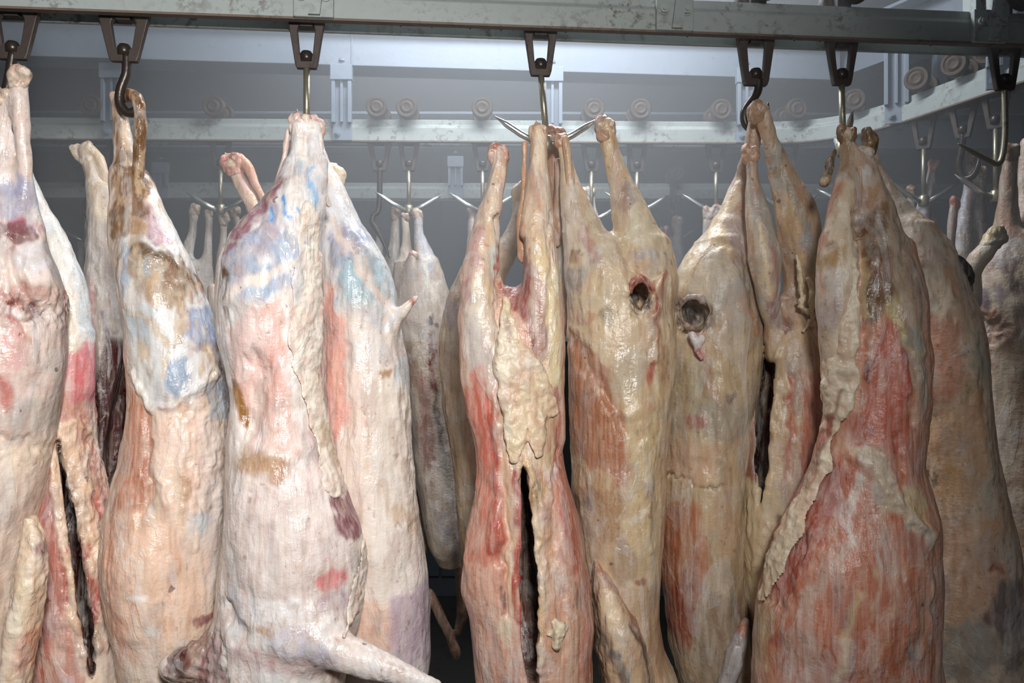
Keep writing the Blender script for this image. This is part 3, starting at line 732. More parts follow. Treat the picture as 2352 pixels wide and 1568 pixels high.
# ---- white pair on one hook: left one, side view, foreleg crossing below
o = carcass('pale white carcass with blue ink marks, foreleg folded out across its bottom', 1.40, '#eee8e4',
    lofts=[([(380,660,738,.022),(415,642,742,.036),(450,612,742,.050),(500,566,740,.062),(560,524,736,.074),(620,503,734,.084),(700,500,734,.088),(780,508,734,.088),(850,526,734,.086),(920,537,738,.086),(1000,530,752,.090),(1060,526,770,.095),(1150,522,800,.102),(1220,518,828,.105),(1300,508,836,.108),(1400,500,830,.108),(1470,495,812,.105),(1568,480,790,.10),(1700,500,760,.09),(1850,560,690,.05)], {'n': 2.08})],
    legs=[[(688,292,20,-.004),(687,340,21,-.006),(684,400,28,-.01),(676,470,40,-.012)], [(722,292,14,-.002),(724,345,15,-.008),(722,410,20,-.016),(714,480,26,-.02)], [(560,1470,50,-.02),(660,1470,55,-.05),(740,1478,50,-.075),(830,1512,40,-.09),(920,1545,28,-.10),(1000,1575,18,-.10)],
          [(520,1500,60,-.02),(450,1520,46,-.03),(400,1532,32,-.03)]],
    hang=(697, 275),
    paint=MOT + [P([(655,300),(735,290),(738,560),(640,640),(505,720),(500,600),(560,500)], '#dfe0e2', .75, 25),
        L([(640,420),(590,470),(545,540)], 16, '#8c5f6e', .85), P([(605,470),(645,455),(640,580),(610,600)], '#8f7f96', .7, 10),
        P([(525,570),(600,510),(625,590),(560,665),(520,655)], '#8f9cb8', .85, 14), B(610,655,62,38,'#9db4cf',.95,-25), B(660,580,30,45,'#a3b6cc',.85,-20),
        P([(690,400),(735,400),(738,560),(700,600)], '#b9c0cc', .6, 14), L([(690,300),(690,470)], 12, '#ece6de', .8),
        P([(520,760),(640,690),(655,760),(668,900),(690,1050),(660,1040),(560,1000),(530,880)], '#e8b8aa', .85, 22), P([(600,720),(650,690),(664,900),(640,900)], '#e3a096', .6, 16),
        L([(520,690),(560,670),(620,640)], 10, '#f0ddd2', .8), L([(505,640),(515,820)], 9, '#d9d5d6', .7),
        L([(533,622),(530,655)], 8, '#5b3c1a', 1, 4), L([(530,650),(524,690),(520,745)], 5, '#5b3c1a', 1, 3), L([(540,880),(552,920),(560,950)], 9, '#9a6b35', .85), B(600,1060,55,30,'#b98a5f',.55,0,.8), B(650,1085,25,22,'#a9744a',.5),
        P([(560,960),(700,960),(790,1120),(780,1400),(560,1400),(535,1150)], '#e6d3cd', .5, 30), P([(700,980),(760,1000),(800,1150),(740,1130)], '#c9a5ab', .6, 16),
        P([(755,1160),(800,1150),(835,1230),(800,1260),(765,1210)], '#8d5a62', .85, 10), B(760,1325,30,24,'#dc7f84',.9), B(770,1380,35,30,'#a98d9c',.7),
        B(640,1390,80,30,'#e9eaec',.7), B(690,1470,70,40,'#cfcbd6',.8,15), B(740,1500,60,30,'#aaa3b5',.6,20), B(540,1400,24,60,'#b9bcc4',.7), B(620,1440,18,14,'#b07a45',.6),
        P([(360,1490),(500,1470),(530,1600),(360,1600)], '#8a5a58', .9, 18), B(395,1535,28,30,'#4a1a1a',.9), N(22, '#c9b3ab', .4), L([(560,1500),(780,1540)], 22, '#c98f8c', .5), L([(800,1500),(960,1560)], 20, '#e4d9d6', .7),
        L([(620,478),(624,510)], 8, '#3a93d6', .95, 4), L([(660,462),(672,500)], 6, '#3a93d6', .9, 4), L([(716,390),(722,470)], 4, '#5fb0e0', .7, 4), B(690,395,14,18,'#8fbfd8',.5), L([(690,485),(700,492)], 5, '#5fb0e0', .7, 4), B(600,1060,62,26,'#b0844f',.7,0,.7), B(655,1085,22,24,'#a9744a',.6), L([(538,880),(550,915),(562,955)], 11, '#8f622c', .95, 5), P([(752,1150),(795,1145),(832,1225),(800,1262),(765,1215)], '#8a5560', .9, 8), L([(800,1120),(838,1225)], 6, '#8d6b4a', .8, 4), L([(745,990),(800,1120)], 5, '#a8474a', .7, 4), P([(585,860),(625,850),(600,1000),(565,1010)], '#b9aca6', .55, 16), L([(520,690),(575,668),(640,630),(690,600)], 9, '#efe0d4', .8, 5), L([(640,430),(585,490),(530,585)], 10, '#8a5868', .8, 6)],  # grey patch along the flank fold is fold shading put into the colour
    fx=[(('P', [(560,960),(700,960),(800,1200),(780,1400),(560,1400)], 30), 1, .9), (('P', [(520,700),(660,690),(690,1000),(560,1000)], 20), 1, .8), (('P', [(360,1480),(520,1470),(530,1600),(360,1600)], 10), 0, .8), (('P', [(500,400),(740,400),(740,700),(500,700)], 40), 2, .85)],
    relief=[ridge([(600,480),(655,560),(690,640)], 40, -.006), bulge(580,620,60,110,.010), bulge(690,540,35,120,.008), ridge([(700,300),(705,640)], 14, -.006), ridge([(600,850),(580,1000)], 60, -.018), bulge(650,1200,110,160,.010), ridge([(560,1010),(640,1040),(740,1010)], 40, .006), ridge([(520,1400),(560,1450)], 30, -.01), bulge(690,1440,80,60,.010)],
    wet=.8, fib=.45)
crust(o, 'belly_fat', 1.40, '#ece1d2', [[(706,470,10),(700,560,20),(696,660,30),(700,760,36),(706,850,32),(726,950,24),(738,1030,19),(752,1095,16),(764,1140,7)], [(830,1235,8),(826,1320,18),(812,1400,16),(800,1440,5)]], t=.007,
     paint=[N(30,'#cfc0b4',.5), N(18,'#d8a79c',.35,2), L([(735,980),(830,1230)], 6, '#a98a5e', .6), P([(660,560),(700,560),(700,700),(660,700)],'#c7ccd6',.6,20)], lump=.45, fib=.3, rough=1.2, wet=.6, label='crumbly white fat along the opened belly')
hock(o, 1.40, 690, 285, 27, 0, '#e6cfc4', .3); hock(o, 1.40, 725, 290, 22, 8, '#e0c2b6', .4, .03)
part(o, 'tendon', 1.40, '#dcc6bc', legs=[[(662,300,9,.01),(655,350,7,.012),(645,400,9,.01),(632,440,11,.0)]], wet=.8, fib=.6)
part(o, 'tendon', 1.40, '#e4d6cc', legs=[[(735,310,8,-.005),(738,370,8,-.008),(742,430,9,-.01),(755,470,10,.01)]], wet=.8, fib=.6)

# ---- white pair: right one
o = carcass('pale glossy carcass behind the ink-marked one, small tail stub on its far edge', 1.56, '#eee6de',
    lofts=[([(370,724,748,.018),(400,724,768,.034),(430,728,790,.045),(500,730,822,.062),(560,730,858,.075),(620,734,890,.085),(700,738,912,.092),(780,740,925,.095),(850,740,938,.097),(950,740,942,.098),(1050,745,945,.10),(1150,750,955,.105),(1250,756,972,.108),(1350,762,985,.108),(1450,768,988,.105),(1520,775,985,.10),(1620,790,970,.09),(1800,830,920,.05)], {'n': 2.08})],
    legs=[[(728,300,13,-.03),(734,350,13,-.02),(742,410,20,-.01)], [(766,402,20,.09),(752,440,19,.09),(768,520,36,.06)], [(905,735,20,-.04),(935,705,11,-.05),(956,682,5,-.05)]],
    hang=(715, 285),
    paint=MOT + [P([(745,420),(800,470),(900,600),(915,740),(860,760),(780,700),(745,600)], '#cdd0d6', .8, 25), B(800,560,42,55,'#989eb2',.9,-20), B(830,650,50,60,'#9fb9c4',.95,-25), L([(760,500),(820,600),(890,720)], 9, '#e9d3c4', .7), L([(845,560),(905,650)], 12, '#e6e8e6', .7),
        P([(742,640),(775,660),(800,780),(800,960),(760,1020),(745,900)], '#e6a498', .9, 16), P([(790,760),(850,760),(860,1000),(800,1000)], '#efd8cb', .7, 22), B(850,800,50,40,'#e9e4e0',.8),  # pale patch right of the pink strip is whitened to hold painted glare
        P([(870,860),(930,850),(945,1100),(960,1250),(880,1300),(860,1000)], '#e9dccb', .6, 30), B(920,860,16,40,'#c9d3db',.7), L([(880,850),(892,862)], 6, '#9a6b3a', .8, 4),
        P([(770,1020),(860,1000),(860,1450),(780,1480)], '#efdaca', .6, 30), B(860,1440,60,70,'#eab598',.7), P([(900,1380),(990,1340),(990,1540),(900,1540)], '#b9a3b8', .75, 25), B(890,1240,40,90,'#efe6dc',.7), L([(905,1170),(950,1240)], 7, '#c09a6c', .5), B(955,690,10,12,'#a8524a',.8)],  # first pale band lightened too, with glare in its colour
    fx=[(('P', [(745,650),(860,650),(860,1100),(750,1100)], 20), 1, .9), (('B', 860, 1000, 90, 300, 0, .6), 2, 1.0)],
    relief=[bulge(840,620,60,110,.010), ridge([(760,500),(830,610),(900,740)], 24, -.005), ridge([(790,800),(800,1000)], 30, -.006), bulge(880,1100,60,200,.006), ridge([(900,860),(940,1200)], 20, .004)],
    wet=.9, fib=.5)
hock(o, 1.56, 768, 402, 24, 20, '#ddd0b4', .1, .08)

# ---- brown stained carcass on the dark hook
o = carcass('carcass with a brown-stained hind shank hung on a dark curved hook', 1.50, '#e3cdbd',
    lofts=[([(395,264,330,.035),(450,260,350,.045),(520,258,385,.058),(600,264,430,.070),(660,277,462,.080),(740,292,490,.086),(800,297,502,.090),(880,303,512,.092),(960,300,522,.094),(1050,286,524,.098),(1130,263,524,.102),(1200,247,522,.105),(1300,241,516,.108),(1400,256,508,.106),(1480,278,496,.10),(1568,292,470,.09),(1700,310,440,.08),(1850,340,400,.04)], {'n': 2.08})],
    legs=[[(272,228,16,-.005),(276,280,19),(284,340,24),(296,420,34)], [(330,430,22,-.01),(350,520,40,-.01),(370,600,55,-.01)]],
    hang=(290, 240),
    paint=[N(60,'#d2a894',.35,2), P([(255,520),(380,470),(440,600),(500,760),(505,880),(420,930),(340,940),(300,840)], '#d5d9db', .8, 30), P([(330,450),(350,480),(390,560),(350,560),(320,520)], '#b48d98', .8, 12),
        L([(352,450),(400,560),(470,680)], 9, '#e4e2e0', .8), P([(290,560),(330,540),(330,640),(300,680)], '#97a8ba', .8, 12), P([(310,700),(370,700),(360,790),(320,780)], '#b9c9d0', .8, 14),
        P([(318,570),(360,590),(420,600),(440,660),(410,720),(350,690),(310,630)], '#9b7a50', .75, 14), L([(318,578),(360,588),(400,610),(430,640)], 13, '#5b4022', .9, 8), B(400,640,26,30,'#6b4d33',.7), B(345,620,18,20,'#8fa0ab',.6), L([(300,690),(350,730),(400,790)], 9, '#c3a888', .6),
        L([(412,690),(418,760),(410,800)], 5, '#6a4a2a', .6, 4), B(455,655,20,18,'#8d6573',.75), P([(425,700),(475,700),(480,780),(450,800),(420,760)], '#93a2bd', .95, 10), B(450,800,16,9,'#7a5a70',.6),
        P([(255,200),(345,200),(350,400),(330,540),(262,540)], '#6b4b2b', .92, 12), N(16,'#c9ac86',.55,3.5,.35,.12), P([(262,500),(285,520),(290,680),(270,640)], '#7b5a35', .8, 10), L([(280,260),(292,330)], 10, '#d9bca0', .7),
        B(415,865,20,42,'#8a9eb6',.95), L([(480,826),(482,852)], 4, '#5a3a20', .9, 3), P([(465,880),(510,880),(515,960),(470,980)], '#94a2b2', .9, 12), L([(520,640),(512,900),(520,1100)], 16, '#c7cbd0', .6),
        P([(300,900),(355,930),(365,1020),(360,1150),(330,1200),(250,1250),(262,1100),(295,1000)], '#b97a5e', .95, 18), L([(345,960),(352,1120)], 12, '#9d6248', .6), L([(310,960),(300,1150)], 14, '#d99a80', .6), P([(365,960),(470,960),(470,1150),(400,1160),(365,1080)], '#eccdba', .8, 16),
        P([(245,1180),(400,1160),(460,1300),(450,1480),(280,1480),(242,1300)], '#eac5ab', .7, 30), L([(260,1220),(280,1420),(310,1500)], 26, '#dd9f85', .6), B(455,1205,20,28,'#c2ccd2',.9), B(425,1120,18,30,'#c3a383',.6), B(345,1358,20,8,'#f4ece4',.9,-10), B(365,1440,10,14,'#f4ece4',.8,20), B(460,1435,16,12,'#8f4f50',.85), B(482,1392,10,14,'#7a4745',.8), L([(470,1000),(490,1350)], 22, '#d6cfcc', .6)],
    fx=[(('P', [(300,900),(365,930),(365,1200),(250,1250)], 20), 1, 1.0), (('P', [(430,850),(520,850),(520,1200),(430,1200)], 20), 0, .5), (('B', 400,640,60,80,0,.5), 2, 1.0), (('P', [(255,200),(345,200),(330,540),(262,540)], 10), 2, .9)],
    relief=[bulge(350,650,70,120,.010), bulge(420,830,60,80,.008), ridge([(310,860),(360,935),(420,925),(480,850)], 14, .006), ridge([(355,950),(362,1100),(340,1180)], 26, -.010), ridge([(400,560),(470,690),(480,800)], 22, -.005), bulge(330,1330,70,120,.010), ridge([(430,960),(440,1250)], 22, .005), ridge([(368,1000),(372,1100),(400,1150)], 12, .005)],
    wet=.7, fib=.4)
part(o, 'tendon', 1.50, '#6d4c2c', legs=[[(286,224,13,.012),(303,218,15,-.03),(320,242,14,-.045),(322,300,13,-.036),(319,370,15,-.026),(314,440,18,-.018)]], paint=[N(14,'#c2a07a',.6,3,.2,.15)], wet=.9, label='brown-stained tendon looped over the hook')
hock(o, 1.50, 270, 225, 17, -10, '#c4a386', .2)

# ---- far left carcass, seen from behind
o = carcass('carcass at the near end of the front row, torn red hole at its tail', 1.42, '#dfccc2',
    lofts=[([(330,-110,8,.03),(400,-125,30,.045),(470,-135,58,.058),(560,-145,98,.074),(640,-150,128,.086),(700,-150,140,.092),(800,-150,141,.095),(900,-150,128,.095),(1000,-155,112,.095),(1080,-160,96,.097),(1200,-175,66,.10),(1300,-180,46,.10),(1400,-185,34,.10),(1568,-190,14,.09),(1700,-170,-10,.08),(1850,-120,-60,.04)], {'n': 2.08})],
    legs=[[(44,172,17,-.02),(47,250,19,-.02),(54,330,15,-.02),(60,420,17,-.01),(62,520,30,.0)], [(4,225,15,-.02),(2,300,16,-.01),(10,400,32,.0)]],
    hang=(20, 190),
    paint=[N(60,'#cdb0a8',.4), B(20,450,40,50,'#7d86ae',.7), B(22,535,24,34,'#6d2f3c',.9,-15,.25), L([(10,500),(70,520)], 8, '#a9647a', .5), P([(60,500),(130,620),(135,720),(80,640)], '#cfd0d6', .8, 18), B(80,590,50,45,'#d4cfd2',.8), P([(90,620),(138,660),(140,760),(105,720)], '#9c86a0', .6, 14),
        B(40,680,42,26,'#c98c84',.7), B(28,690,14,10,'#7b2a2a',.95,0,.25), B(60,718,13,20,'#5f1d20',.95,20,.25), B(40,722,20,16,'#e3d6d4',.8), L([(30,740),(50,770)], 10, '#a4453f', .8), B(25,800,26,50,'#cf9d9c',.7), L([(10,860),(18,930)], 9, '#b34a46', .75), B(110,760,18,60,'#a3adbd',.6), B(100,840,30,40,'#c9c4bf',.7), B(55,960,50,40,'#a6a49c',.6), B(90,900,20,30,'#9aa2ab',.6),
        P([(-50,1000),(110,1000),(70,1200),(30,1568),(-60,1568)], '#dbc7b4', .8, 30), L([(60,1005),(100,1020)], 8, '#f0e4d4', .7), B(40,1050,40,25,'#ead7bf',.8), N(24,'#a89a90',.35,1.5)],
    fx=[(('B', 40,710,60,50,0,.5), 0, 1.0), (('B', 60,1050,60,50,0,.5), 0, .3)],
    relief=[bulge(60,600,60,80,.012), ridge([(20,560),(30,640),(40,720)], 26, -.014), (('B',55,716,18,22,0,.4), -.012), (('B',28,690,14,12,0,.4), -.008), bulge(20,800,50,90,.006), ridge([(0,1010),(60,1030),(100,1020)], 20, -.006)], wet=.75, fib=.25)
hock(o, 1.42, 45, 175, 25, 5, '#d5c3b2', .4, -.02); hock(o, 1.42, 4, 218, 18, 0, '#d0b9a0', .3, -.02)
part(o, 'flank_flap', 1.345, '#dcc3a8', lofts=[[(1185,58,78,.012),(1240,54,98,.02),(1300,40,106,.03),(1400,26,92,.035),(1500,12,76,.035),(1600,0,60,.03),(1700,5,50,.02)]], lk={'dy': 0.0},
     paint=[L([(90,1210),(104,1290),(96,1340)], 9, '#a03a34', .9, 5), L([(88,1380),(72,1500)], 9, '#b65a4c', .8), B(50,1390,18,70,'#e6d8bd',.8,10), B(55,1500,20,50,'#cf7f66',.6,10), B(95,1270,16,20,'#7d2a26',.8)],
     lump=.4, fib=.6, rough=1.5, label='cut flap of flank with red edge')

# ---- split carcass at the left
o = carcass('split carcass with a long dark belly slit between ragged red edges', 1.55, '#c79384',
    lofts=[([(770,128,202,.04),(880,118,200,.06),(1000,104,206,.075),(1080,96,220,.085),(1150,90,238,.09),(1250,86,258,.095),(1350,84,272,.10),(1450,84,288,.10),(1520,90,294,.10),(1600,100,298,.09),(1720,130,285,.07),(1850,160,240,.03)], {'n': 2.08})],
    legs=[[(28,292,17),(40,370,24),(72,465,30),(115,555,36),(148,640,40),(168,720,38),(178,800,34),(180,880,30)], [(80,1500,30,-.06),(100,1580,50,-.05),(130,1680,50,-.04)]],
    cuts=[('loft', [(1000,131,137,.06,-.10),(1040,136,144,.07,-.09),(1110,147,157,.09,-.08),(1200,156,176,.10,-.08),(1300,169,192,.10,-.08),(1400,185,208,.10,-.08),(1480,199,215,.09,-.08),(1522,207,212,.06,-.08)], {'k': .006}),
          ('loft', [(1060,140,172,.03,.0),(1130,132,188,.045,.0),(1300,130,212,.055,.0),(1450,150,228,.05,.0),(1540,190,222,.03,.0)], {'k': .01})],
    hang=(30, 300),
    inside=[(loft_op([(1060,140,172,.03,.0),(1130,132,188,.045,.0),(1300,130,212,.055,.0),(1450,150,228,.05,.0),(1540,190,222,.03,.0)], 1.55)[0], '#2c100e', .012), (loft_op([(1000,118,152,.05,.0),(1100,132,172,.06,.0),(1300,158,206,.07,.0),(1440,182,224,.07,.0),(1525,198,220,.05,.0)], 1.55, shear=-.57)[0], '#2c100e', .006)],  # dark red inside; second volume paints shade onto the slit walls
    paint=[P([(0,260),(60,260),(200,600),(205,840),(140,760)], '#dcdcd6', .9, 18), L([(150,680),(165,800)], 14, '#e6d9c2', .8), P([(150,820),(200,800),(195,960),(160,920)], '#d4707a', .9, 14), L([(120,420),(170,600),(192,760)], 9, '#b9c6ce', .7), L([(60,420),(110,530)], 8, '#c9d3d6', .7),
        L([(118,920),(128,1000),(150,1180),(180,1380),(205,1520)], 15, '#dcbfa3', .9, 7), L([(150,980),(170,1150),(205,1320),(225,1480),(215,1530)], 15, '#dfc3a6', .9, 7), L([(112,940),(140,1180),(165,1380)], 6, '#a23d35', .8, 4), L([(175,1250),(200,1340),(210,1420)], 9, '#a8342e', .85, 5), L([(185,980),(215,1150),(245,1330)], 14, '#a94a3e', .7), L([(190,1000),(210,1120)], 4, '#6d2a22', .8, 3),
        P([(95,1100),(125,1100),(160,1400),(120,1500),(85,1400)], '#a86257', .8, 16), P([(220,1330),(290,1400),(296,1520),(240,1560)], '#c3aaa4', .6, 16), B(245,1370,14,22,'#a0a8b8',.6), P([(200,1510),(290,1510),(290,1600),(190,1600)], '#ecdac4', .8, 14), B(95,1560,45,45,'#a85438',.8), B(75,1570,12,14,'#6a221c',.8)],
    fx=[(('P', [(95,950),(230,950),(260,1500),(90,1500)], 20), 1, 1.0), (('P', [(150,950),(230,950),(250,1500),(150,1500)], 20), 0, .5)],
    relief=[ridge([(118,920),(150,1180),(205,1520)], 14, .006), ridge([(158,980),(178,1150),(215,1320),(228,1500)], 14, .006), ridge([(175,960),(205,1150),(245,1350)], 10, -.008)], wet=.7)
hock(o, 1.55, 26, 296, 20, 8, '#d2bda4', .3)

# ---- carcass behind it with cream shank
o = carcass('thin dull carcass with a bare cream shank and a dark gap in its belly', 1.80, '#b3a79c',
    lofts=[([(430,212,262,.03),(550,207,266,.05),(650,202,278,.06),(750,197,294,.07),(850,195,306,.075),(950,186,312,.08),(1050,186,316,.08),(1150,200,318,.08),(1280,215,318,.08),(1450,225,310,.07),(1650,240,290,.03)], {'n': 2.08})],
    legs=[[(198,350,22),(212,395,20),(228,450,22),(242,520,27),(248,600,34)], [(211,455,10,.03),(213,540,12,.03),(218,640,24,.02)]],
    cuts=[('loft', [(780,288,292,.06,-.08),(850,274,300,.08,-.07),(950,252,306,.09,-.06),(1040,238,300,.09,-.06),(1090,236,262,.07,-.07),(1120,240,248,.05,-.08)], {'k': .008})],
    hang=(200, 345), h=.005,
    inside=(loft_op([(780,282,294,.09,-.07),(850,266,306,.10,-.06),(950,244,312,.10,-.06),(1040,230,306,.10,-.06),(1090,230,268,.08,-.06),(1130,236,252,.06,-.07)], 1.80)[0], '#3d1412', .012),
    paint=[P([(170,320),(260,380),(262,540),(225,480)], '#d8c6ae', .95, 16), P([(200,560),(280,640),(290,820),(240,1000),(210,1060),(200,800)], '#b5aca6', .8, 20), L([(240,720),(246,850),(238,1000)], 5, '#4a4550', .7, 4), L([(270,690),(262,780)], 7, '#5f5550', .6, 5), P([(185,850),(215,760),(228,900),(232,1060),(195,1080)], '#b07a78', .85, 14), L([(214,650),(218,860)], 6, '#b07068', .7, 4), B(280,740,20,60,'#c9bba6',.7), B(245,1140,40,60,'#cfc2b4',.8), B(270,1120,18,30,'#9a8088',.6)],
    relief=[ridge([(225,560),(222,800),(228,1050)], 12, -.006)], fib=.7, wet=.4)
hock(o, 1.80, 192, 348, 26, -25, '#d9c8b2', .1); part(o, 'tendon', 1.80, '#d6bda2', legs=[[(200,338,14,.0),(226,365,13,.0),(240,400,10,.0),(252,450,8,.01),(258,500,9,.01)]])

# ---- hidden carcass whose red shank leans out behind the white pair
o = carcass('mostly hidden carcass whose raw pink shank leans away behind the white pair', 1.86, '#c2aea0',
    lofts=[([(560,600,690,.05),(660,560,690,.06),(760,545,690,.07),(900,550,690,.08),(1100,540,700,.08),(1300,540,700,.08),(1500,560,690,.06),(1650,590,660,.03)], {'n': 2.08})],
    legs=[[(535,378,19),(556,425,18),(580,470,18),(612,530,26),(640,620,45)], [(492,665,16,.05),(505,720,22,.05),(560,800,40,.04)]], hang=(540,380), h=.006,
    paint=[L([(540,380),(600,480),(640,560)], 30, '#dfc3a6', .9), L([(555,390),(572,440)], 10, '#b9625c', .7), L([(562,440),(605,500)], 6, '#c98d7c', .5), B(492,665,18,20,'#a84a48',.8)], fib=.5)
hock(o, 1.86, 532, 372, 25, -22, '#cf9a8c', .8); part(o, 'tendon', 1.86, '#cf9f86', legs=[[(550,362,12),(572,388,13),(585,420,11),(600,450,9),(622,490,9)]])

# ---- split carcass in the middle
cav = [(1040,1120,1270,.05,.0),(1150,1125,1290,.075,.0),(1300,1110,1320,.085,.0),(1450,1130,1320,.08,.0),(1540,1180,1280,.05,.0)]
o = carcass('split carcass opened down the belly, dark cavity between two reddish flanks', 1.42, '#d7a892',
    lofts=[([(650,1140,1200,.012),(690,1090,1266,.05),(740,1064,1284,.07),(800,1060,1286,.08),(880,1066,1287,.085),(960,1076,1286,.088),(1040,1092,1292,.092),(1120,1095,1310,.098),(1200,1082,1330,.102),(1280,1064,1346,.106),(1340,1060,1358,.108),(1420,1078,1362,.108),(1500,1087,1362,.106),(1568,1092,1362,.10),(1700,1110,1350,.09),(1850,1160,1290,.04)], {'n': 2.08})],
    legs=[[(1148,352,18,-.01),(1147,395,19,-.012),(1132,455,23,-.015),(1116,545,33,-.02),(1106,640,44,-.025),(1102,740,46,-.03),(1100,840,38,-.03),(1110,940,30,-.03)],
          [(1238,305,19,.0),(1236,380,22,-.01),(1236,470,34,-.02),(1234,560,44,-.03),(1242,680,48,-.035),(1252,790,42,-.035),(1262,880,32,-.03),(1275,1000,18,-.02)]],
    cuts=[('loft', [(1045,1198,1202,.08,-.09),(1100,1193,1212,.10,-.08),(1200,1194,1224,.12,-.07),(1300,1196,1234,.12,-.07),(1400,1197,1234,.12,-.07),(1480,1206,1234,.11,-.07),(1530,1218,1231,.08,-.08),(1548,1223,1228,.05,-.08)], {'k': .006}),
          ('loft', cav, {'k': .01}),
          ('loft', [(560,1180,1200,.05,-.05),(640,1172,1196,.05,-.07),(720,1160,1180,.03,-.09)], {'k': .02})],
    hang=(1240, 300),
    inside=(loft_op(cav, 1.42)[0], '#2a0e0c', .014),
    paint=[N(50,'#c98d78',.35,3), P([(1080,300),(1180,300),(1160,560),(1150,800),(1130,900),(1060,900),(1065,620)], '#cdb7a4', .9, 20), L([(1150,400),(1135,470),(1120,560)], 14, '#e3c39e', .7), L([(1098,540),(1088,620),(1082,680)], 12, '#b98d8c', .7), L([(1142,520),(1126,640)], 8, '#c2cbc4', .8), L([(1148,560),(1140,600)], 4, '#b03a30', .8, 3), B(1110,690,26,80,'#e6cfae',.85), L([(1078,640),(1074,700)], 8, '#a8625e', .6), B(1085,800,26,70,'#c3b3ac',.7),
        P([(1085,850),(1110,840),(1132,960),(1145,1060),(1135,1180),(1110,1140),(1092,1010),(1062,920)], '#cf6a58', .92, 12), L([(1128,950),(1140,1090),(1130,1180)], 10, '#b8402f', .6),
        P([(1200,280),(1260,280),(1280,560),(1290,900),(1240,880),(1190,640)], '#dcc1a2', .9, 18), P([(1175,555),(1200,545),(1215,620),(1228,720),(1245,830),(1215,760),(1170,690),(1160,640)], '#94524e', .95, 8), B(1240,600,20,60,'#e3c795',.7), P([(1215,620),(1260,650),(1262,800),(1240,830),(1225,720)], '#a98078', .8, 12), L([(1276,620),(1280,880)], 13, '#e2cfa0', .85), L([(1230,720),(1226,790)], 4, '#6a3a20', .7, 3), L([(1215,330),(1235,480)], 10, '#c3917c', .5), L([(1245,310),(1240,400)], 8, '#ecd9bf', .7),
        P([(1145,900),(1290,880),(1290,1060),(1220,1080),(1150,1060)], '#dcc29c', .85, 20), B(1255,990,30,40,'#c99a80',.6), L([(1286,900),(1284,1040)], 6, '#a83a28', .85, 4), L([(1180,960),(1190,1040)], 8, '#c0705c', .5),
        P([(1100,1080),(1150,1050),(1165,1250),(1150,1320),(1062,1320),(1085,1220)], '#c97e6a', .85, 16), L([(1140,1050),(1146,1180),(1142,1260)], 8, '#b13c30', .7), P([(1062,1300),(1150,1290),(1165,1568),(1092,1568)], '#dba893', .8, 20), L([(1160,1030),(1165,1200),(1180,1400)], 12, '#d9b596', .85), L([(1184,1080),(1186,1260),(1190,1420),(1205,1500)], 6, '#a83a34', .9, 4), B(1160,1440,14,40,'#e9dcc0',.7), L([(1150,1340),(1152,1395)], 3, '#3a1512', .8, 3),
        L([(1210,1060),(1225,1160),(1238,1260),(1245,1400),(1240,1500)], 14, '#ddbf98', .9, 8), B(1232,1130,18,45,'#a8853f',.75), B(1225,1110,8,25,'#6d5626',.6), P([(1280,1040),(1300,1040),(1335,1200),(1345,1330),(1310,1310),(1290,1200)], '#c4694f', .9, 16), L([(1290,1060),(1300,1220)], 8, '#b13f2c', .7), L([(1320,1230),(1350,1350),(1355,1568)], 16, '#b9654f', .75), L([(1262,1200),(1275,1350)], 12, '#d6b08c', .7), P([(1250,1400),(1330,1400),(1330,1568),(1240,1568)], '#d2a78c', .7, 20), B(1325,1370,8,30,'#7a4a30',.7)],
    fx=[(('P', [(1070,880),(1300,1000),(1360,1300),(1360,1568),(1070,1568)], 20), 1, 1.0), (('P', [(1190,1050),(1260,1050),(1270,1540),(1230,1540)], 8), 0, .4)],
    relief=[ridge([(1190,1040),(1186,1200),(1190,1400),(1215,1530)], 12, .005), ridge([(1212,1060),(1232,1200),(1242,1400),(1238,1530)], 14, .006), ridge([(1150,1000),(1155,1200),(1160,1400)], 14, -.008), ridge([(1135,900),(1150,1050),(1140,1250)], 20, .006), ridge([(1155,500),(1158,640),(1150,800),(1152,950)], 22, -.016), ridge([(1280,1050),(1270,1300),(1300,1500)], 18, -.006), bulge(1110,1250,40,120,.008), bulge(1090,640,30,120,.006), ridge([(1262,480),(1270,700),(1250,880)], 12, -.005)], wet=.7, fib=.7)
crust(o, 'belly_fat', 1.42, '#e3d0b0', [[(1162,690,10),(1165,740,22),(1172,800,32),(1180,860,38),(1186,930,36),(1183,1000,26),(1178,1050,14)], [(1180,800,20),(1215,850,30),(1245,895,26),(1272,940,14)], [(1215,860,24),(1225,930,28),(1235,990,22),(1240,1040,12)]], t=.007,
     paint=[N(22,'#c7a583',.45), N(40,'#d8a48c',.35,2), B(1170,760,6,30,'#8c4a40',.5)], lump=.6, rough=1.4, fib=.3, wet=.4, label='crumbly cream fat between the hind legs')
part(o, 'shoulder', 1.44, '#cdb193', lofts=[[(1285,1366,1374,.02),(1310,1362,1398,.04),(1380,1362,1442,.07),(1440,1366,1472,.085),(1500,1372,1492,.09),(1568,1382,1504,.09),(1700,1400,1490,.06),(1800,1420,1470,.02)]], lk={'dy': .02},
     paint=[N(40,'#b08a70',.4,2), L([(1375,1300),(1440,1380),(1480,1470)], 8, '#a05a48', .7), B(1410,1500,14,14,'#4a4448',.8), B(1430,1540,14,30,'#4d484c',.7,-15), B(1385,1480,16,24,'#8f8078',.6), L([(1450,1440),(1485,1500),(1495,1568)], 5, '#3f241c', .8, 4), B(1400,1400,20,40,'#e4d0ae',.7)], h=.0042, lump=.35, rough=1.5, fib=.5)
hock(o, 1.42, 1147, 350, 25, -4, '#cfa591', .7, -.01); hock(o, 1.42, 1236, 305, 25, 2, '#cdab90', .3)
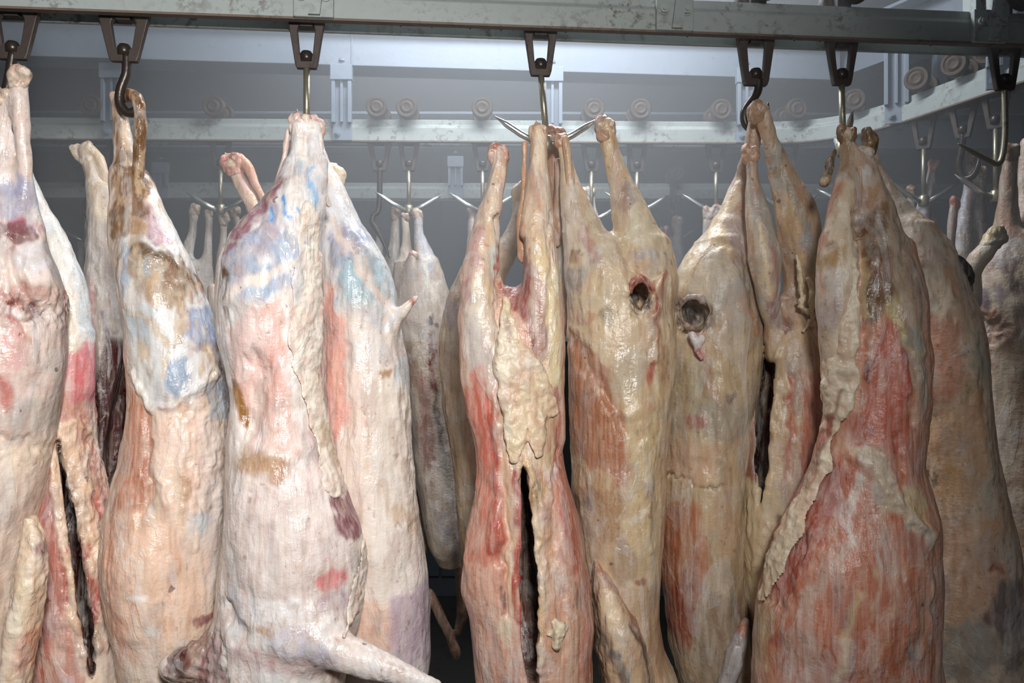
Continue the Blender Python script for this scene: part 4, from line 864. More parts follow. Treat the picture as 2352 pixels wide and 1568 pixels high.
part(o, 'fat_clot', 1.42, '#ded0b4', legs=[[(1275,1430,10,-.105),(1285,1455,14,-.108),(1278,1485,7,-.108)], [(1265,1455,8,-.106),(1295,1440,9,-.104)]], lump=1.0, rough=2, label='small clot of loose fat')
part(o, 'tendon', 1.42, '#c09678', legs=[[(1205,330,8,.015),(1203,380,7,.012),(1202,450,9,.0),(1200,520,13,-.006),(1204,590,18,-.004)]], wet=.7, fib=.6)

# ---- carcass right of the split one, seen from behind: hole, tail
o = carcass('yellowish carcass seen from behind with a short raised tail beside a dark hole', 1.53, '#d5bd9c',
    lofts=[([(560,1330,1530,.05),(620,1308,1540,.075),(680,1304,1548,.088),(760,1302,1552,.095),(840,1304,1551,.098),(920,1305,1546,.10),(1000,1310,1539,.102),(1080,1315,1529,.104),(1150,1322,1528,.105),(1220,1328,1522,.106),(1300,1335,1516,.107),(1400,1345,1513,.106),(1480,1360,1522,.10),(1568,1390,1558,.095),(1700,1430,1570,.08),(1850,1470,1540,.04)], {'n': 2.08})],
    legs=[[(1290,320,14,.0),(1303,385,17,.0),(1316,455,30,.0),(1338,530,48,-.005),(1366,610,66,-.01)], [(1392,292,20,.0),(1402,345,20,.0),(1422,410,28,.0),(1448,490,44,-.005),(1476,570,58,-.01),(1488,650,62,-.015)], [(1496,705,18,-.075),(1508,665,14,-.088),(1524,628,5,-.095)]],
    cuts=[('loft', [(650,1456,1468,.05,-.06),(662,1450,1484,.055,-.06),(678,1451,1486,.06,-.06),(694,1457,1481,.06,-.06),(708,1464,1473,.05,-.06),(717,1467,1470,.04,-.06)], {'k': .008})],
    hang=(1300, 320),
    paint=[N(60,'#b98f6e',.35,1.5), P([(1280,400),(1330,440),(1440,560),(1400,640),(1310,620)], '#c4b49c', .7, 25), P([(1330,520),(1352,520),(1375,610),(1350,600)], '#a9736a', .7, 10), B(1320,590,12,14,'#8a6a50',.7), B(1325,640,22,30,'#8d8a86',.7), B(1345,690,30,20,'#9b948c',.5), P([(1395,300),(1440,420),(1540,600),(1480,600),(1420,500)], '#cdbfa3', .8, 18), L([(1410,320),(1425,420),(1430,450)], 10, '#c79b74', .7), B(1435,460,20,30,'#a58d82',.7), B(1470,530,40,40,'#d6c9ae',.8), B(1480,590,30,14,'#a7a6ac',.6),
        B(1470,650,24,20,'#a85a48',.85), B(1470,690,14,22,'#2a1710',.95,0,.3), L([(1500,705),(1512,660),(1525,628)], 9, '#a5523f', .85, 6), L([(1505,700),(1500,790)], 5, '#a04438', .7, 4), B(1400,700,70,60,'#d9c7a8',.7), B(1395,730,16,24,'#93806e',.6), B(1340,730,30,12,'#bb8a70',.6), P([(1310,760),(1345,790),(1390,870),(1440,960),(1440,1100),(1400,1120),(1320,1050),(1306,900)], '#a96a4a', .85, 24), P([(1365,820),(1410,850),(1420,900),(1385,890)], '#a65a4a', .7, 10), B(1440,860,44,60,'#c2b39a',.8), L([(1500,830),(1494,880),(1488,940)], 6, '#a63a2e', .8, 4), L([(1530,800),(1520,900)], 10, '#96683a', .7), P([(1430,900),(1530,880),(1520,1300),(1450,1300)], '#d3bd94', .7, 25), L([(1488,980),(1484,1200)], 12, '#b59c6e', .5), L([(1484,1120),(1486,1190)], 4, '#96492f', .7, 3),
        P([(1320,1080),(1430,1120),(1430,1250),(1350,1240)], '#a57c56', .7, 20), B(1370,1100,40,20,'#d1b98e',.6), B(1345,1165,14,14,'#5a4632',.6), B(1430,1290,30,60,'#8a6a5a',.5), B(1470,1330,14,12,'#8a4a3a',.7), B(1460,1180,20,12,'#e2d6c0',.7), P([(1400,1350),(1510,1350),(1560,1568),(1400,1568)], '#b48e6c', .6, 25)],
    fx=[(('P', [(1310,760),(1440,960),(1440,1100),(1310,1100)], 25), 1, .9), (('B', 1440,850,50,60,0,.5), 2, 1.0), (('B', 1470,690,34,40,0,.5), 0, 1.2)],
    relief=[(('B',1470,690,26,30,0,.5), -.006), ridge([(1500,720),(1498,820)], 22, .006), ridge([(1310,770),(1380,880),(1430,980)], 24, -.006), ridge([(1370,940),(1440,950),(1500,930)], 20, .004), bulge(1370,650,60,80,.006), ridge([(1430,560),(1455,640)], 24, -.008), ridge([(1488,960),(1484,1250)], 26, .005)], wet=.65, fib=.35)
part(o, 'torn_flesh', 1.53, '#a86a58', legs=[[(1448,672,4,-.084),(1453,652,6,-.088),(1464,640,7,-.088),(1478,640,7,-.088),(1488,652,6,-.088),(1493,672,4,-.086)]], paint=[N(14,'#d8b49c',.6), N(10,'#7d2f2a',.5)], lump=.9, rough=1.8, label='torn red flesh around the hole')
hock(o, 1.53, 1391, 290, 25, 8, '#caa78e', .5); hock(o, 1.53, 1288, 318, 17, -5, '#b98d70', .4)
part(o, 'tendon', 1.53, '#bf9d7a', legs=[[(1298,318,9,-.016),(1307,380,9,-.014),(1314,450,13,-.014),(1326,530,20,-.014),(1340,590,22,-.0)]], fib=.6)

# ---- dark inner shank and the body behind the middle
o = carcass('dull tan carcass pressed behind the split one, only its flank edge showing', 1.74, '#b09a82',
    lofts=[([(610,1060,1140,.04),(700,1022,1150,.07),(800,1010,1160,.08),(900,1013,1170,.085),(1000,1028,1180,.085),(1100,1044,1190,.09),(1200,1052,1200,.09),(1300,1058,1220,.09),(1420,1090,1230,.08),(1600,1120,1200,.05)], {'n': 2.08})],
    legs=[[(1272,315,18,-.14),(1274,390,21,-.14),(1282,470,22,-.13),(1290,580,26,-.13),(1293,680,24,-.13),(1290,760,16,-.12)], [(1190,470,12,.0),(1182,540,22,.0),(1120,640,40,.0)]], hang=(1272,315), h=.005,
    paint=[L([(1270,300),(1276,400),(1284,480)], 30, '#a97c62', .9), L([(1290,520),(1294,650)], 24, '#9fa5a6', .8), L([(1292,680),(1290,780)], 20, '#b97a5c', .8), B(1040,720,20,40,'#8a7a80',.7), B(1030,830,16,60,'#8f8a84',.6), L([(1015,760),(1012,900)], 6, '#d3bd98', .7), N(30,'#8d7866',.4), B(1060,1100,20,80,'#bda68a',.6)], fib=.4, wet=.4)
hock(o, 1.74, 1272, 312, 24, 0, '#8d6450', .5, -.14)
part(o, 'tendon', 1.74, '#a07a5c', legs=[[(1283,370,9,-.17),(1287,430,12,-.17),(1282,500,13,-.165),(1280,560,10,-.16)]], fib=.8)
part(o, 'skin_flap', 1.74, '#b8a488', lofts=[[(412,1192,1212,.006),(440,1172,1212,.008),(470,1178,1210,.008),(478,1186,1200,.006)]], rough=1.2, label='dry scrap of hide')

# ---- carcass with hole, further right
o = carcass('greyish carcass seen from behind with a torn hole and a scrap of white membrane', 1.62, '#c3ab88',
    lofts=[([(560,1600,1730,.05),(620,1562,1742,.07),(680,1553,1750,.085),(760,1544,1752,.092),(840,1540,1745,.095),(920,1537,1736,.097),(1000,1534,1726,.10),(1100,1525,1713,.102),(1200,1518,1706,.105),(1300,1519,1706,.106),(1400,1528,1712,.105),(1500,1544,1718,.10),(1568,1560,1722,.09),(1720,1590,1700,.06),(1850,1620,1670,.03)], {'n': 2.08})],
    legs=[[(1740,262,17,-.06),(1728,330,18,-.05),(1714,410,26),(1694,490,42),(1668,570,64),(1652,650,84)]],
    cuts=[('loft', [(682,1582,1606,.04,-.06),(696,1568,1621,.05,-.06),(716,1567,1624,.055,-.06),(734,1574,1621,.05,-.06),(750,1588,1616,.045,-.06),(762,1597,1606,.04,-.06)], {'k': .008})],
    hang=(1740, 255),
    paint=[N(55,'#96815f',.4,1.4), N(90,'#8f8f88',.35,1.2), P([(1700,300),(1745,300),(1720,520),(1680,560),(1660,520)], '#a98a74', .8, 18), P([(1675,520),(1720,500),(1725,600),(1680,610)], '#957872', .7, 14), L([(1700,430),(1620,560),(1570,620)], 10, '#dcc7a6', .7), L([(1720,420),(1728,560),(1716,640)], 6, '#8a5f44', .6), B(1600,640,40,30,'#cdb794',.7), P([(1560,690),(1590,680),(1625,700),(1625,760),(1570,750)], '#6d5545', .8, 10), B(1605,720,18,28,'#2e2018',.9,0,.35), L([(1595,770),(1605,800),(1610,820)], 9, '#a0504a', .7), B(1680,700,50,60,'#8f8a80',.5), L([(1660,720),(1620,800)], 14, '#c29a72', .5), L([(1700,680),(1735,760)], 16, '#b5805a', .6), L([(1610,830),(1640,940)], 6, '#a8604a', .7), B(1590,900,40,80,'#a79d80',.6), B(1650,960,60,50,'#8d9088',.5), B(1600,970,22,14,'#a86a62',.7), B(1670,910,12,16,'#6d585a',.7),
        P([(1530,980),(1640,1000),(1640,1200),(1525,1180)], '#d6bb90', .6, 30), B(1590,1060,50,50,'#d9a98c',.5), L([(1520,1105),(1660,1110)], 2.5, '#6a4a34', .7, 2), P([(1518,1180),(1600,1150),(1620,1300),(1600,1380),(1525,1370)], '#b96a4e', .8, 22), B(1560,1420,44,70,'#9c3f28',.85,0,.5), P([(1610,1340),(1712,1380),(1715,1568),(1600,1568)], '#8b7a6a', .7, 25), B(1660,1200,40,90,'#c7a684',.6)],
    fx=[(('B', 1590,725,50,45,0,.5), 0, .9), (('P', [(1518,1120),(1620,1120),(1620,1500),(1518,1500)], 25), 1, .9)],
    relief=[(('B',1600,722,30,36,0,.5), -.008), ridge([(1650,740),(1640,900),(1650,1050)], 30, .006), ridge([(1520,1105),(1660,1110)], 8, -.004), bulge(1640,640,70,70,.008), ridge([(1700,560),(1730,700)], 20, -.006), bulge(1580,1000,40,60,.006)], wet=.6, fib=.35)
part(o, 'membrane_scrap', 1.62, '#dcd6d6', legs=[[(1590,770,8,-.086),(1600,785,11,-.088),(1612,778,8,-.086)], [(1598,785,8,-.088),(1602,808,6,-.088),(1612,822,4,-.088)]], paint=[B(1604,815,12,14,'#b0463e',.8)], rough=1.6, lump=.5, label='scrap of white and red membrane')
part(o, 'torn_flesh', 1.62, '#8a7060', legs=[[(1620,702,4,-.078),(1610,686,6,-.08),(1590,681,7,-.078),(1570,688,7,-.074),(1562,708,6,-.07),(1564,732,6,-.07),(1578,750,6,-.074),(1594,756,5,-.078)]], paint=[N(14,'#c2a890',.6), N(10,'#5a2a24',.5)], lump=.9, rough=1.8, label='torn edge of the hole')
hock(o, 1.62, 1738, 254, 21, -5, '#b79a7c', .3, -.06)

# ---- small split carcass between
cav2 = [(830,1748,1800,.04,.0),(950,1735,1820,.05,.0),(1080,1728,1800,.05,.0),(1180,1735,1780,.03,.0)]
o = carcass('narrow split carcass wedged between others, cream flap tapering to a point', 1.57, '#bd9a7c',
    lofts=[([(690,1790,1850,.03),(740,1766,1872,.05),(800,1752,1888,.065),(900,1732,1896,.075),(1000,1714,1890,.08),(1100,1706,1864,.08),(1200,1701,1822,.075),(1300,1706,1784,.06),(1380,1716,1764,.045),(1450,1730,1748,.02)], {'n': 2.08})],
    legs=[[(1724,350,13,-.05),(1728,410,16,-.05),(1742,500,30,-.05),(1755,590,36,-.05),(1764,670,30,-.045),(1772,740,20,-.03),(1775,800,14,-.02)], [(1748,252,16,-.05),(1768,320,18,-.04),(1796,400,32,-.02),(1828,490,46,-.02),(1848,580,46,-.01),(1860,660,32,.0),(1868,760,22,.0),(1870,860,14,.0)], [(1800,560,10,.0),(1812,640,12,.0),(1815,720,18,.0)]],
    cuts=[('loft', [(790,1754,1758,.08,-.06),(870,1748,1762,.09,-.05),(970,1747,1764,.09,-.05),(1070,1749,1762,.09,-.05),(1130,1744,1752,.07,-.06),(1150,1744,1747,.04,-.06)], {'k': .006}), ('loft', cav2, {'k': .01})],
    hang=(1748, 250), h=.0045,
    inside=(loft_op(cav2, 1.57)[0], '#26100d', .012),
    paint=[P([(1700,330),(1750,330),(1800,620),(1790,760),(1740,720),(1720,520)], '#9fa3a0', .7, 14), L([(1738,520),(1752,640),(1766,720)], 12, '#d9c29a', .8), L([(1722,360),(1732,430)], 12, '#cf9f7a', .8), L([(1768,560),(1775,700)], 7, '#a8705e', .7), B(1772,710,12,26,'#8a3f30',.8), P([(1740,250),(1790,320),(1890,600),(1860,640),(1790,440)], '#a39c8a', .8, 16), L([(1800,440),(1835,560),(1860,680)], 12, '#d8b586', .8), L([(1750,260),(1765,330)], 10, '#c3a182', .8), B(1855,540,18,30,'#8f8f90',.7),
        P([(1770,760),(1850,740),(1890,820),(1870,960),(1790,1000),(1770,860)], '#cdb391', .85, 18), B(1800,745,24,14,'#7d4636',.8), B(1830,880,24,70,'#a89c94',.6), P([(1840,860),(1892,860),(1880,1100),(1830,1130),(1830,980)], '#b56a54', .9, 16), L([(1812,860),(1808,1000),(1800,1080)], 6, '#b34a3c', .7, 4), L([(1785,800),(1778,960),(1770,1120)], 12, '#d9c29c', .85), L([(1740,800),(1725,960),(1715,1100)], 10, '#cdb18a', .8), P([(1722,980),(1748,960),(1750,1100),(1720,1100)], '#8a4a3c', .8, 8), P([(1700,1110),(1770,1090),(1810,1180),(1775,1330),(1745,1450),(1705,1330)], '#dcc8a2', .9, 14), P([(1775,1180),(1800,1180),(1790,1260),(1755,1280)], '#7d5f5c', .8, 8), L([(1702,1180),(1708,1300)], 6, '#a8a7a4', .7)],
    fx=[(('P', [(1830,850),(1892,850),(1880,1120),(1830,1120)], 12), 1, 1.0)],
    relief=[ridge([(1785,800),(1772,1000),(1765,1120)], 10, .005), ridge([(1740,820),(1735,1000)], 8, .004), ridge([(1815,860),(1805,1080)], 12, -.006), ridge([(1745,1120),(1735,1300)], 18, .006)], wet=.55, fib=.5)
hock(o, 1.57, 1723, 346, 18, 0, '#d3ab90', .4, -.05); hock(o, 1.57, 1746, 250, 21, 12, '#b39578', .2, -.05)
part(o, 'belly_fat', 1.57, '#dccaa8', legs=[[(1832,590,8,-.06),(1845,690,10,-.06)], [(1835,690,7,-.07),(1850,680,9,-.075),(1835,705,8,-.075),(1862,715,9,-.07)], [(1845,760,8,-.07),(1862,740,8,-.07)], [(1860,640,9,-.05),(1866,760,10,-.05),(1868,860,12,-.05)]], lump=.8, rough=1.8, label='ragged strings of cream fat')
part(o, 'foreleg', 1.57, '#a39a98', legs=[[(1712,1428,12,-.04),(1700,1465,19,-.05),(1684,1520,24,-.05),(1668,1580,24,-.05),(1655,1650,16,-.05)]], paint=[B(1705,1440,16,20,'#b06a48',.8), L([(1700,1470),(1680,1560)], 6, '#c9c5c4', .6)], wet=.7)

# ---- right hand carcass with red flank
o = carcass('broad carcass with raw red flank and a pale ridge of belly fat', 1.38, '#cf9a82',
    lofts=[([(560,1905,2095,.045),(640,1885,2115,.065),(700,1880,2122,.075),(760,1884,2126,.08),(840,1893,2130,.084),(920,1900,2128,.086),(1000,1886,2118,.088),(1060,1868,2112,.092),(1130,1840,2130,.10),(1200,1802,2146,.108),(1260,1776,2150,.112),(1340,1753,2150,.116),(1420,1738,2150,.116),(1500,1734,2150,.112),(1568,1730,2158,.108),(1700,1745,2150,.09),(1850,1820,2050,.04)], {'n': 2.08})],
    legs=[[(1945,308,17,.0),(1948,380,21,.0),(1938,460,32,-.01),(1926,560,42,-.02),(1924,650,43,-.03),(1926,740,38,-.035),(1930,830,30,-.035),(1934,920,22,-.03)], [(1985,365,18,.0),(1998,420,30,.0),(2012,500,46,-.005),(2026,600,56,-.015),(2045,700,62,-.02)]],
    cuts=[('chain', [(1968,560,4,-.11),(1972,660,5,-.12),(1974,760,4,-.12)], {'k': .02})],
    hang=(1950, 300),
    paint=[N(60,'#b9775f',.3,2.5), P([(1920,290),(1968,290),(1970,480),(1970,700),(1930,900),(1880,760),(1885,620),(1925,430)], '#d6c4a8', .92, 16), L([(1940,330),(1945,400)], 15, '#8a6440', .7), B(1915,590,34,22,'#a8844c',.8,-15), B(1905,560,10,8,'#7a5a2c',.6), B(1910,680,22,70,'#b3a8a6',.6), L([(1940,480),(1945,640)], 9, '#e2d4bd', .7), B(1920,730,18,40,'#a08a90',.5),
        P([(1972,340),(2020,380),(2065,520),(2070,640),(2040,720),(1980,720),(1970,500)], '#b79678', .9, 14), P([(1972,500),(2030,470),(2060,560),(2030,680),(2010,740),(1985,740)], '#6d4a28', .9, 14), B(2000,580,16,16,'#3f2a18',.8), L([(1990,640),(1996,740)], 9, '#5d3f20', .8), L([(1980,600),(1988,730)], 6, '#d6bd92', .8), B(2050,560,20,50,'#7d5a52',.6), B(1995,410,18,24,'#cfc0b0',.8), B(1990,390,8,12,'#e2e0dc',.7),
        P([(2015,340),(2050,420),(2075,500),(2120,640),(2128,900),(2110,960),(2075,860),(2040,760),(2040,700)], '#b0a08c', .85, 18), L([(2040,690),(2040,730),(2070,790),(2090,810)], 14, '#cdbd84', .85), P([(2075,740),(2100,760),(2095,820),(2070,800)], '#8f9a96', .7, 10), B(2095,640,20,50,'#9a8880',.6),
        P([(2030,720),(2050,760),(2080,840),(2085,960),(2075,1060),(2020,1030),(1975,1000),(1985,860),(2010,760)], '#c06a58', .95, 14), P([(2050,780),(2078,830),(2080,900),(2055,920)], '#b8483e', .7, 10), L([(1995,830),(1990,870)], 7, '#5a2c22', .7), L([(1975,960),(1965,1080)], 12, '#a8483c', .7), P([(2060,1020),(2115,960),(2112,1110),(2050,1050)], '#b5705c', .8, 14),
        P([(1960,1030),(2060,1050),(2110,1200),(2145,1260),(2140,1568),(1790,1568),(1790,1330),(1880,1180)], '#c37a60', .9, 25), P([(1850,1180),(1935,1040),(1950,1080),(1900,1230),(1800,1400),(1770,1350)], '#a8473b', .75, 16), L([(1965,1090),(1950,1160),(1945,1240)], 6, '#e4d9cd', .85, 4), L([(2015,1140),(2005,1240),(1990,1350),(1985,1420)], 5, '#dbb79c', .7, 4), L([(1930,1240),(1880,1330),(1850,1400)], 14, '#cdb8aa', .6), L([(1955,1350),(1930,1430),(1905,1568)], 9, '#dfbf94', .75), L([(2040,1290),(2010,1440),(1960,1568)], 6, '#d8b094', .6), B(2080,1280,40,60,'#c98468',.6), B(2110,1400,30,120,'#b8907a',.6), B(2080,1480,14,40,'#8a6a58',.6), B(2072,1480,6,20,'#3c3430',.7),
        P([(1960,1020),(2010,1030),(2050,1120),(2110,1190),(2146,1230),(2140,1250),(2070,1210),(2010,1150)], '#d3c7b0', .9, 12), P([(2055,1115),(2110,1110),(2130,1150),(2120,1190),(2080,1170)], '#dac596', .85, 10), P([(1736,1380),(1790,1400),(1770,1568),(1726,1568)], '#d9c9ac', .85, 14), B(1800,1480,14,30,'#b0544a',.8,20), B(1840,1500,40,60,'#c4aba0',.5)],
    fx=[(('P', [(1780,1040),(2150,1040),(2150,1568),(1780,1568)], 30), 1, 1.0), (('P', [(1990,720),(2080,760),(2080,1050),(1980,1050)], 20), 1, .9), (('P', [(1960,1020),(2010,1030),(2146,1230),(2070,1210)], 12), 0, .6), (('B', 2000,600,40,100,0,.5), 2, .85)],
    relief=[ridge([(1965,1030),(2010,1090),(2070,1170),(2140,1225)], 30, .008), ridge([(2045,1000),(2060,1080)], 20, -.008), ridge([(1970,480),(1974,640),(1976,800)], 16, -.012), bulge(2020,560,36,110,.008), bulge(1925,640,30,120,.006), bulge(2080,820,36,120,.008), ridge([(2060,760),(2085,860),(2080,980)], 14, -.006), bulge(1960,1400,120,140,.010), ridge([(1850,1250),(1800,1400)], 22, -.008), ridge([(2130,1240),(2120,1568)], 20, .004)], wet=.55, fib=.5)
crust(o, 'belly_fat', 1.38, '#e2d4bb', [[(1964,600,5),(1962,660,12),(1956,730,20),(1950,800,25),(1944,870,26),(1932,940,25),(1914,1010,24),(1894,1080,22),(1868,1150,20),(1838,1220,18),(1806,1290,16),(1786,1340,14),(1762,1400,13)]], t=.008,
     paint=[N(24,'#c2a88c',.45), L([(1930,900),(1900,1010),(1860,1120)], 4, '#8a5a48', .7, 3), L([(1915,960),(1890,1030)], 4, '#a83a30', .6, 3), N(40,'#cfa089',.35,2)], lump=.55, rough=1.3, fib=.4, wet=.4, label='crumbly ridge of cream belly fat')
hock(o, 1.38, 1945, 304, 23, 0, '#7d6248', .2); hock(o, 1.38, 1985, 356, 22, 5, '#d2c3ad', .2)
part(o, 'dew_claw', 1.38, '#5a4330', legs=[[(1918,350,12,-.01),(1908,370,12,-.015),(1903,395,11,-.018),(1893,418,8,-.02)]], paint=[N(12,'#c2a276',.6), B(1893,418,8,8,'#d8c293',.8)], rough=1.8, lump=.6, wet=.9, label='dark wet foot remnant')
part(o, 'hock_joint', 1.38, '#75593d', legs=[[(1992,300,12,.02),(2000,325,17,.02),(2002,350,12,.02)]], paint=[N(14,'#b59a74',.6)], rough=1.6, lump=.6, wet=.8)

# ---- pale back behind the red flank
o = carcass('smooth pale tan carcass turned back to the room, black tuft of wool on its rump', 1.62, '#cfb8a2', bright=1.3,
    lofts=[([(520,2060,2130,.05),(600,2050,2190,.07),(660,2060,2216,.08),(740,2075,2240,.09),(820,2085,2252,.094),(900,2090,2258,.096),(1000,2095,2266,.098),(1100,2100,2286,.10),(1200,2105,2310,.104),(1300,2110,2331,.106),(1400,2120,2345,.106),(1500,2130,2352,.10),(1568,2140,2356,.095),(1720,2170,2340,.07),(1850,2220,2300,.03)], {'n': 2.08})],
    legs=[[(1996,345,15,.02),(2012,395,18,.02),(2042,455,28,.01),(2078,520,46,.0),(2115,590,66,.0)]], hang=(1996, 345),
    paint=[N(70,'#a98662',.3,1.6), P([(2000,380),(2040,420),(2200,620),(2220,700),(2130,700),(2060,560)], '#b3a494', .85, 20), N(12,'#4a3a30',.35,1,.62,.05), L([(2080,470),(2150,560),(2210,640)], 8, '#c6bca8', .7), P([(2120,600),(2180,640),(2220,760),(2180,800),(2140,740)], '#bfae93', .8, 18), L([(2160,630),(2200,690)], 10, '#b07a56', .6), B(2190,700,12,30,'#8a5f36',.6,-20), P([(2130,710),(2190,720),(2200,900),(2140,960)], '#c68d70', .85, 20), P([(2200,760),(2250,780),(2262,900),(2215,860)], '#a3a08e', .7, 16), B(2220,900,20,30,'#a58d5c',.5), P([(2140,960),(2240,900),(2260,1100),(2150,1200)], '#c59c72', .7, 30), L([(2180,1080),(2240,1100)], 10, '#b3894c', .5), L([(2262,1050),(2270,1300)], 9, '#a8a48f', .6), B(2158,1105,5,12,'#4a3020',.8,0,.5), P([(2150,1200),(2280,1180),(2290,1350),(2180,1450)], '#c9a080', .7, 25), P([(2280,1320),(2345,1330),(2350,1440),(2290,1480),(2250,1420)], '#5f5862', .8, 20), P([(2180,1440),(2250,1420),(2290,1490),(2250,1568),(2180,1568)], '#8f9088', .7, 20), B(2320,1490,24,40,'#5a5450',.7), L([(2255,1300),(2300,1305),(2290,1315)], 4, '#9a5a4a', .7, 3), L([(2150,1380),(2165,1568)], 16, '#b5785c', .6)],
    relief=[bulge(2160,800,60,130,.008), ridge([(2210,780),(2225,900),(2262,1100)], 22, .005), ridge([(2120,620),(2180,720)], 24, -.006), (('B',2275,1303,26,8,0,.5), -.004)], wet=.35, fib=.3)
part(o, 'wool_tuft', 1.62, '#0b0b0c', legs=[[(2158,568,6,-.02),(2178,590,14,-.03),(2205,615,20,-.035),(2224,635,17,-.03),(2230,650,8,-.025)]], rough=1.6, wet=.7, fib=1.0, label='tuft of black wool')
part(o, 'tail', 1.62, '#a98d78', legs=[[(2222,640,11,-.01),(2228,680,10,-.01),(2232,730,9,-.005),(2238,790,8,.0)]], paint=[L([(2228,700),(2232,760)], 5, '#7a3a30', .6)])
hock(o, 1.62, 1994, 342, 18, 0, '#7c634a', .1, .02)

# ---- far right carcass
o = carcass('mottled carcass with a ragged hole and purple bruises above it', 1.80, '#bba992', bright=1.25,
    lofts=[([(540,2300,2380,.05),(620,2246,2410,.07),(700,2234,2430,.08),(800,2240,2440,.088),(900,2248,2440,.09),(1050,2262,2440,.092),(1200,2280,2450,.094),(1350,2300,2450,.094),(1568,2320,2450,.085),(1750,2350,2430,.04)], {'n': 2.08})],
    legs=[[(2322,345,14,-.02),(2316,400,17,-.01),(2314,470,22,.0),(2312,540,34,.0)], [(2286,548,17,-.10),(2262,578,19,-.10),(2235,620,22,-.09),(2225,690,26,-.06)], [(2362,330,18,.04),(2360,440,24,.04),(2365,560,44,.03)]],
    cuts=[('chain', [(2270,740,20,-.10),(2285,748,18,-.06)], {'k': .014})], hang=(2322, 340), h=.005,
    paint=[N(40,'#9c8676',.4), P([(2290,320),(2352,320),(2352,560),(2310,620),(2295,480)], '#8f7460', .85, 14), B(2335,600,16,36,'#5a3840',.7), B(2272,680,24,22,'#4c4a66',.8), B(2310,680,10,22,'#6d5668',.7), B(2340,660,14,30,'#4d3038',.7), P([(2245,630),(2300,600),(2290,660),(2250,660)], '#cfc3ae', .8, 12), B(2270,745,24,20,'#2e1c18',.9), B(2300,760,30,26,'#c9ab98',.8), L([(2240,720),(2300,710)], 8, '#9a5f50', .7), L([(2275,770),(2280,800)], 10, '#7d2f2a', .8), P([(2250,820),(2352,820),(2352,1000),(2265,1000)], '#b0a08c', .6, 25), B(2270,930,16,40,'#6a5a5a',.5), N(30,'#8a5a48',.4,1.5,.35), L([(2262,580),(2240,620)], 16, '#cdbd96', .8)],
    fx=[(('B', 2275,750,50,50,0,.5), 0, 1.0)], relief=[(('B',2272,745,30,28,0,.5), -.008)], wet=.45, fib=.35)
hock(o, 1.80, 2288, 545, 24, 45, '#d0bc96', .3, -.10); hock(o, 1.80, 2322, 345, 17, 0, '#8d7458', .2, -.02)

# ------------------------------------------------------------------ carcasses of the second row, in the mist
def back(label, D, base, trunk, legs, hocks=(), h=.008, group=None, **kw):
    o = carcass(label, D, base, lofts=[(trunk, {'n': 2.08})], legs=legs, hang=legs[0][0][:2], h=h, group=group, fib=.4, wet=.5, **kw)
    for hk in hocks: hock(o, D, *hk, h=.005)
    return o
def tr(cx, w0, y0, y1, dep=.08):
    H = y1 - y0
    return [(y0,cx-w0*.35,cx+w0*.35,dep*.5),(y0+H*.15,cx-w0*.8,cx+w0*.8,dep*.85),(y0+H*.35,cx-w0,cx+w0,dep),(y0+H*.6,cx-w0*.95,cx+w0*.95,dep*1.1),(y0+H*.85,cx-w0*.85,cx+w0*.85,dep),(y1,cx-w0*.3,cx+w0*.3,dep*.4)]
D2 = 2.42
back('misty carcass with two thin shanks spread under the rod beside the brown-stained one', D2, '#a9a098', tr(440,62,600,1300), [[(447,480,10),(440,540,11),(425,600,18),(430,680,40)], [(480,492,9),(478,560,9),(474,640,16),(460,720,34)]], [(447,478,14,10,'#b3a392',.1),(480,490,11,0,'#b3a392',.1)])
back('misty carcass with knobbly hocks hanging next to the white pair', D2 + .02, '#a8998a', tr(545,62,600,1300), [[(513,500,10),(512,560,10),(506,640,14),(530,720,34)], [(540,486,9),(548,530,9),(560,600,16),(560,700,34)]], [(512,498,14,0,'#a89a88',.1),(538,484,13,0,'#a08a7c',.2)])
back('faint carcass deep in the mist beside the bare cream shank', 3.28, '#8f8a86', tr(185,40,640,1150,.09), [[(186,565,7),(184,620,8),(184,700,22)]], [(186,562,9,0,'#8f8a86',.1)])
o = back('slim-legged grey carcass seen in the gap, dark red cut in its side', D2 - .1, '#b5a596', [(600,905,1000,.05),(680,900,1030,.08),(760,905,1045,.09),(850,925,1050,.09),(950,940,1055,.09),(1050,950,1055,.09),(1150,965,1060,.09),(1250,985,1065,.08),(1300,1010,1060,.04)],
    [[(961,492,9),(962,540,11),(978,600,24),(1000,680,30),(1012,740,20)], [(930,500,9,.04),(934,560,11,.04),(930,640,24,.03)], [(950,590,10,-.06),(945,640,14,-.06),(945,720,26,-.04)]],
    [(960,490,12,0,'#b8a898',.2),(930,498,11,0,'#9c8676',.3,.04),(949,586,12,5,'#c4a498',.5,-.06)], h=.0055,
    paint=[L([(965,520),(985,620)], 14, '#a9adba', .8), L([(975,600),(1000,690)], 7, '#d6ccbe', .8), B(988,735,8,14,'#3a2420',.9), L([(985,770),(995,850),(1000,900)], 6, '#6d1f22', .9, 4), L([(1000,900),(1015,1010),(1040,1150)], 5, '#3a2a26', .8, 4), P([(960,860),(990,860),(1000,1060),(970,1080)], '#7d4a46', .7, 12), P([(1000,1040),(1045,1040),(1050,1160),(1015,1150)], '#cdc2b4', .8, 12), B(945,650,20,50,'#a89c90',.6), L([(940,800),(950,880)], 14, '#8a6a5c', .6), L([(1020,1200),(1050,1280)], 16, '#a7a3ab', .7)])
part(o, 'foreleg', D2 - .1, '#8a6a58', legs=[[(985,1360,10),(1010,1410,13),(1032,1460,12),(1045,1490,14),(1048,1505,10)], [(1060,1300,18),(1066,1380,16),(1052,1450,10)]], paint=[B(1044,1495,14,14,'#9a6a50',.8)], h=.005)
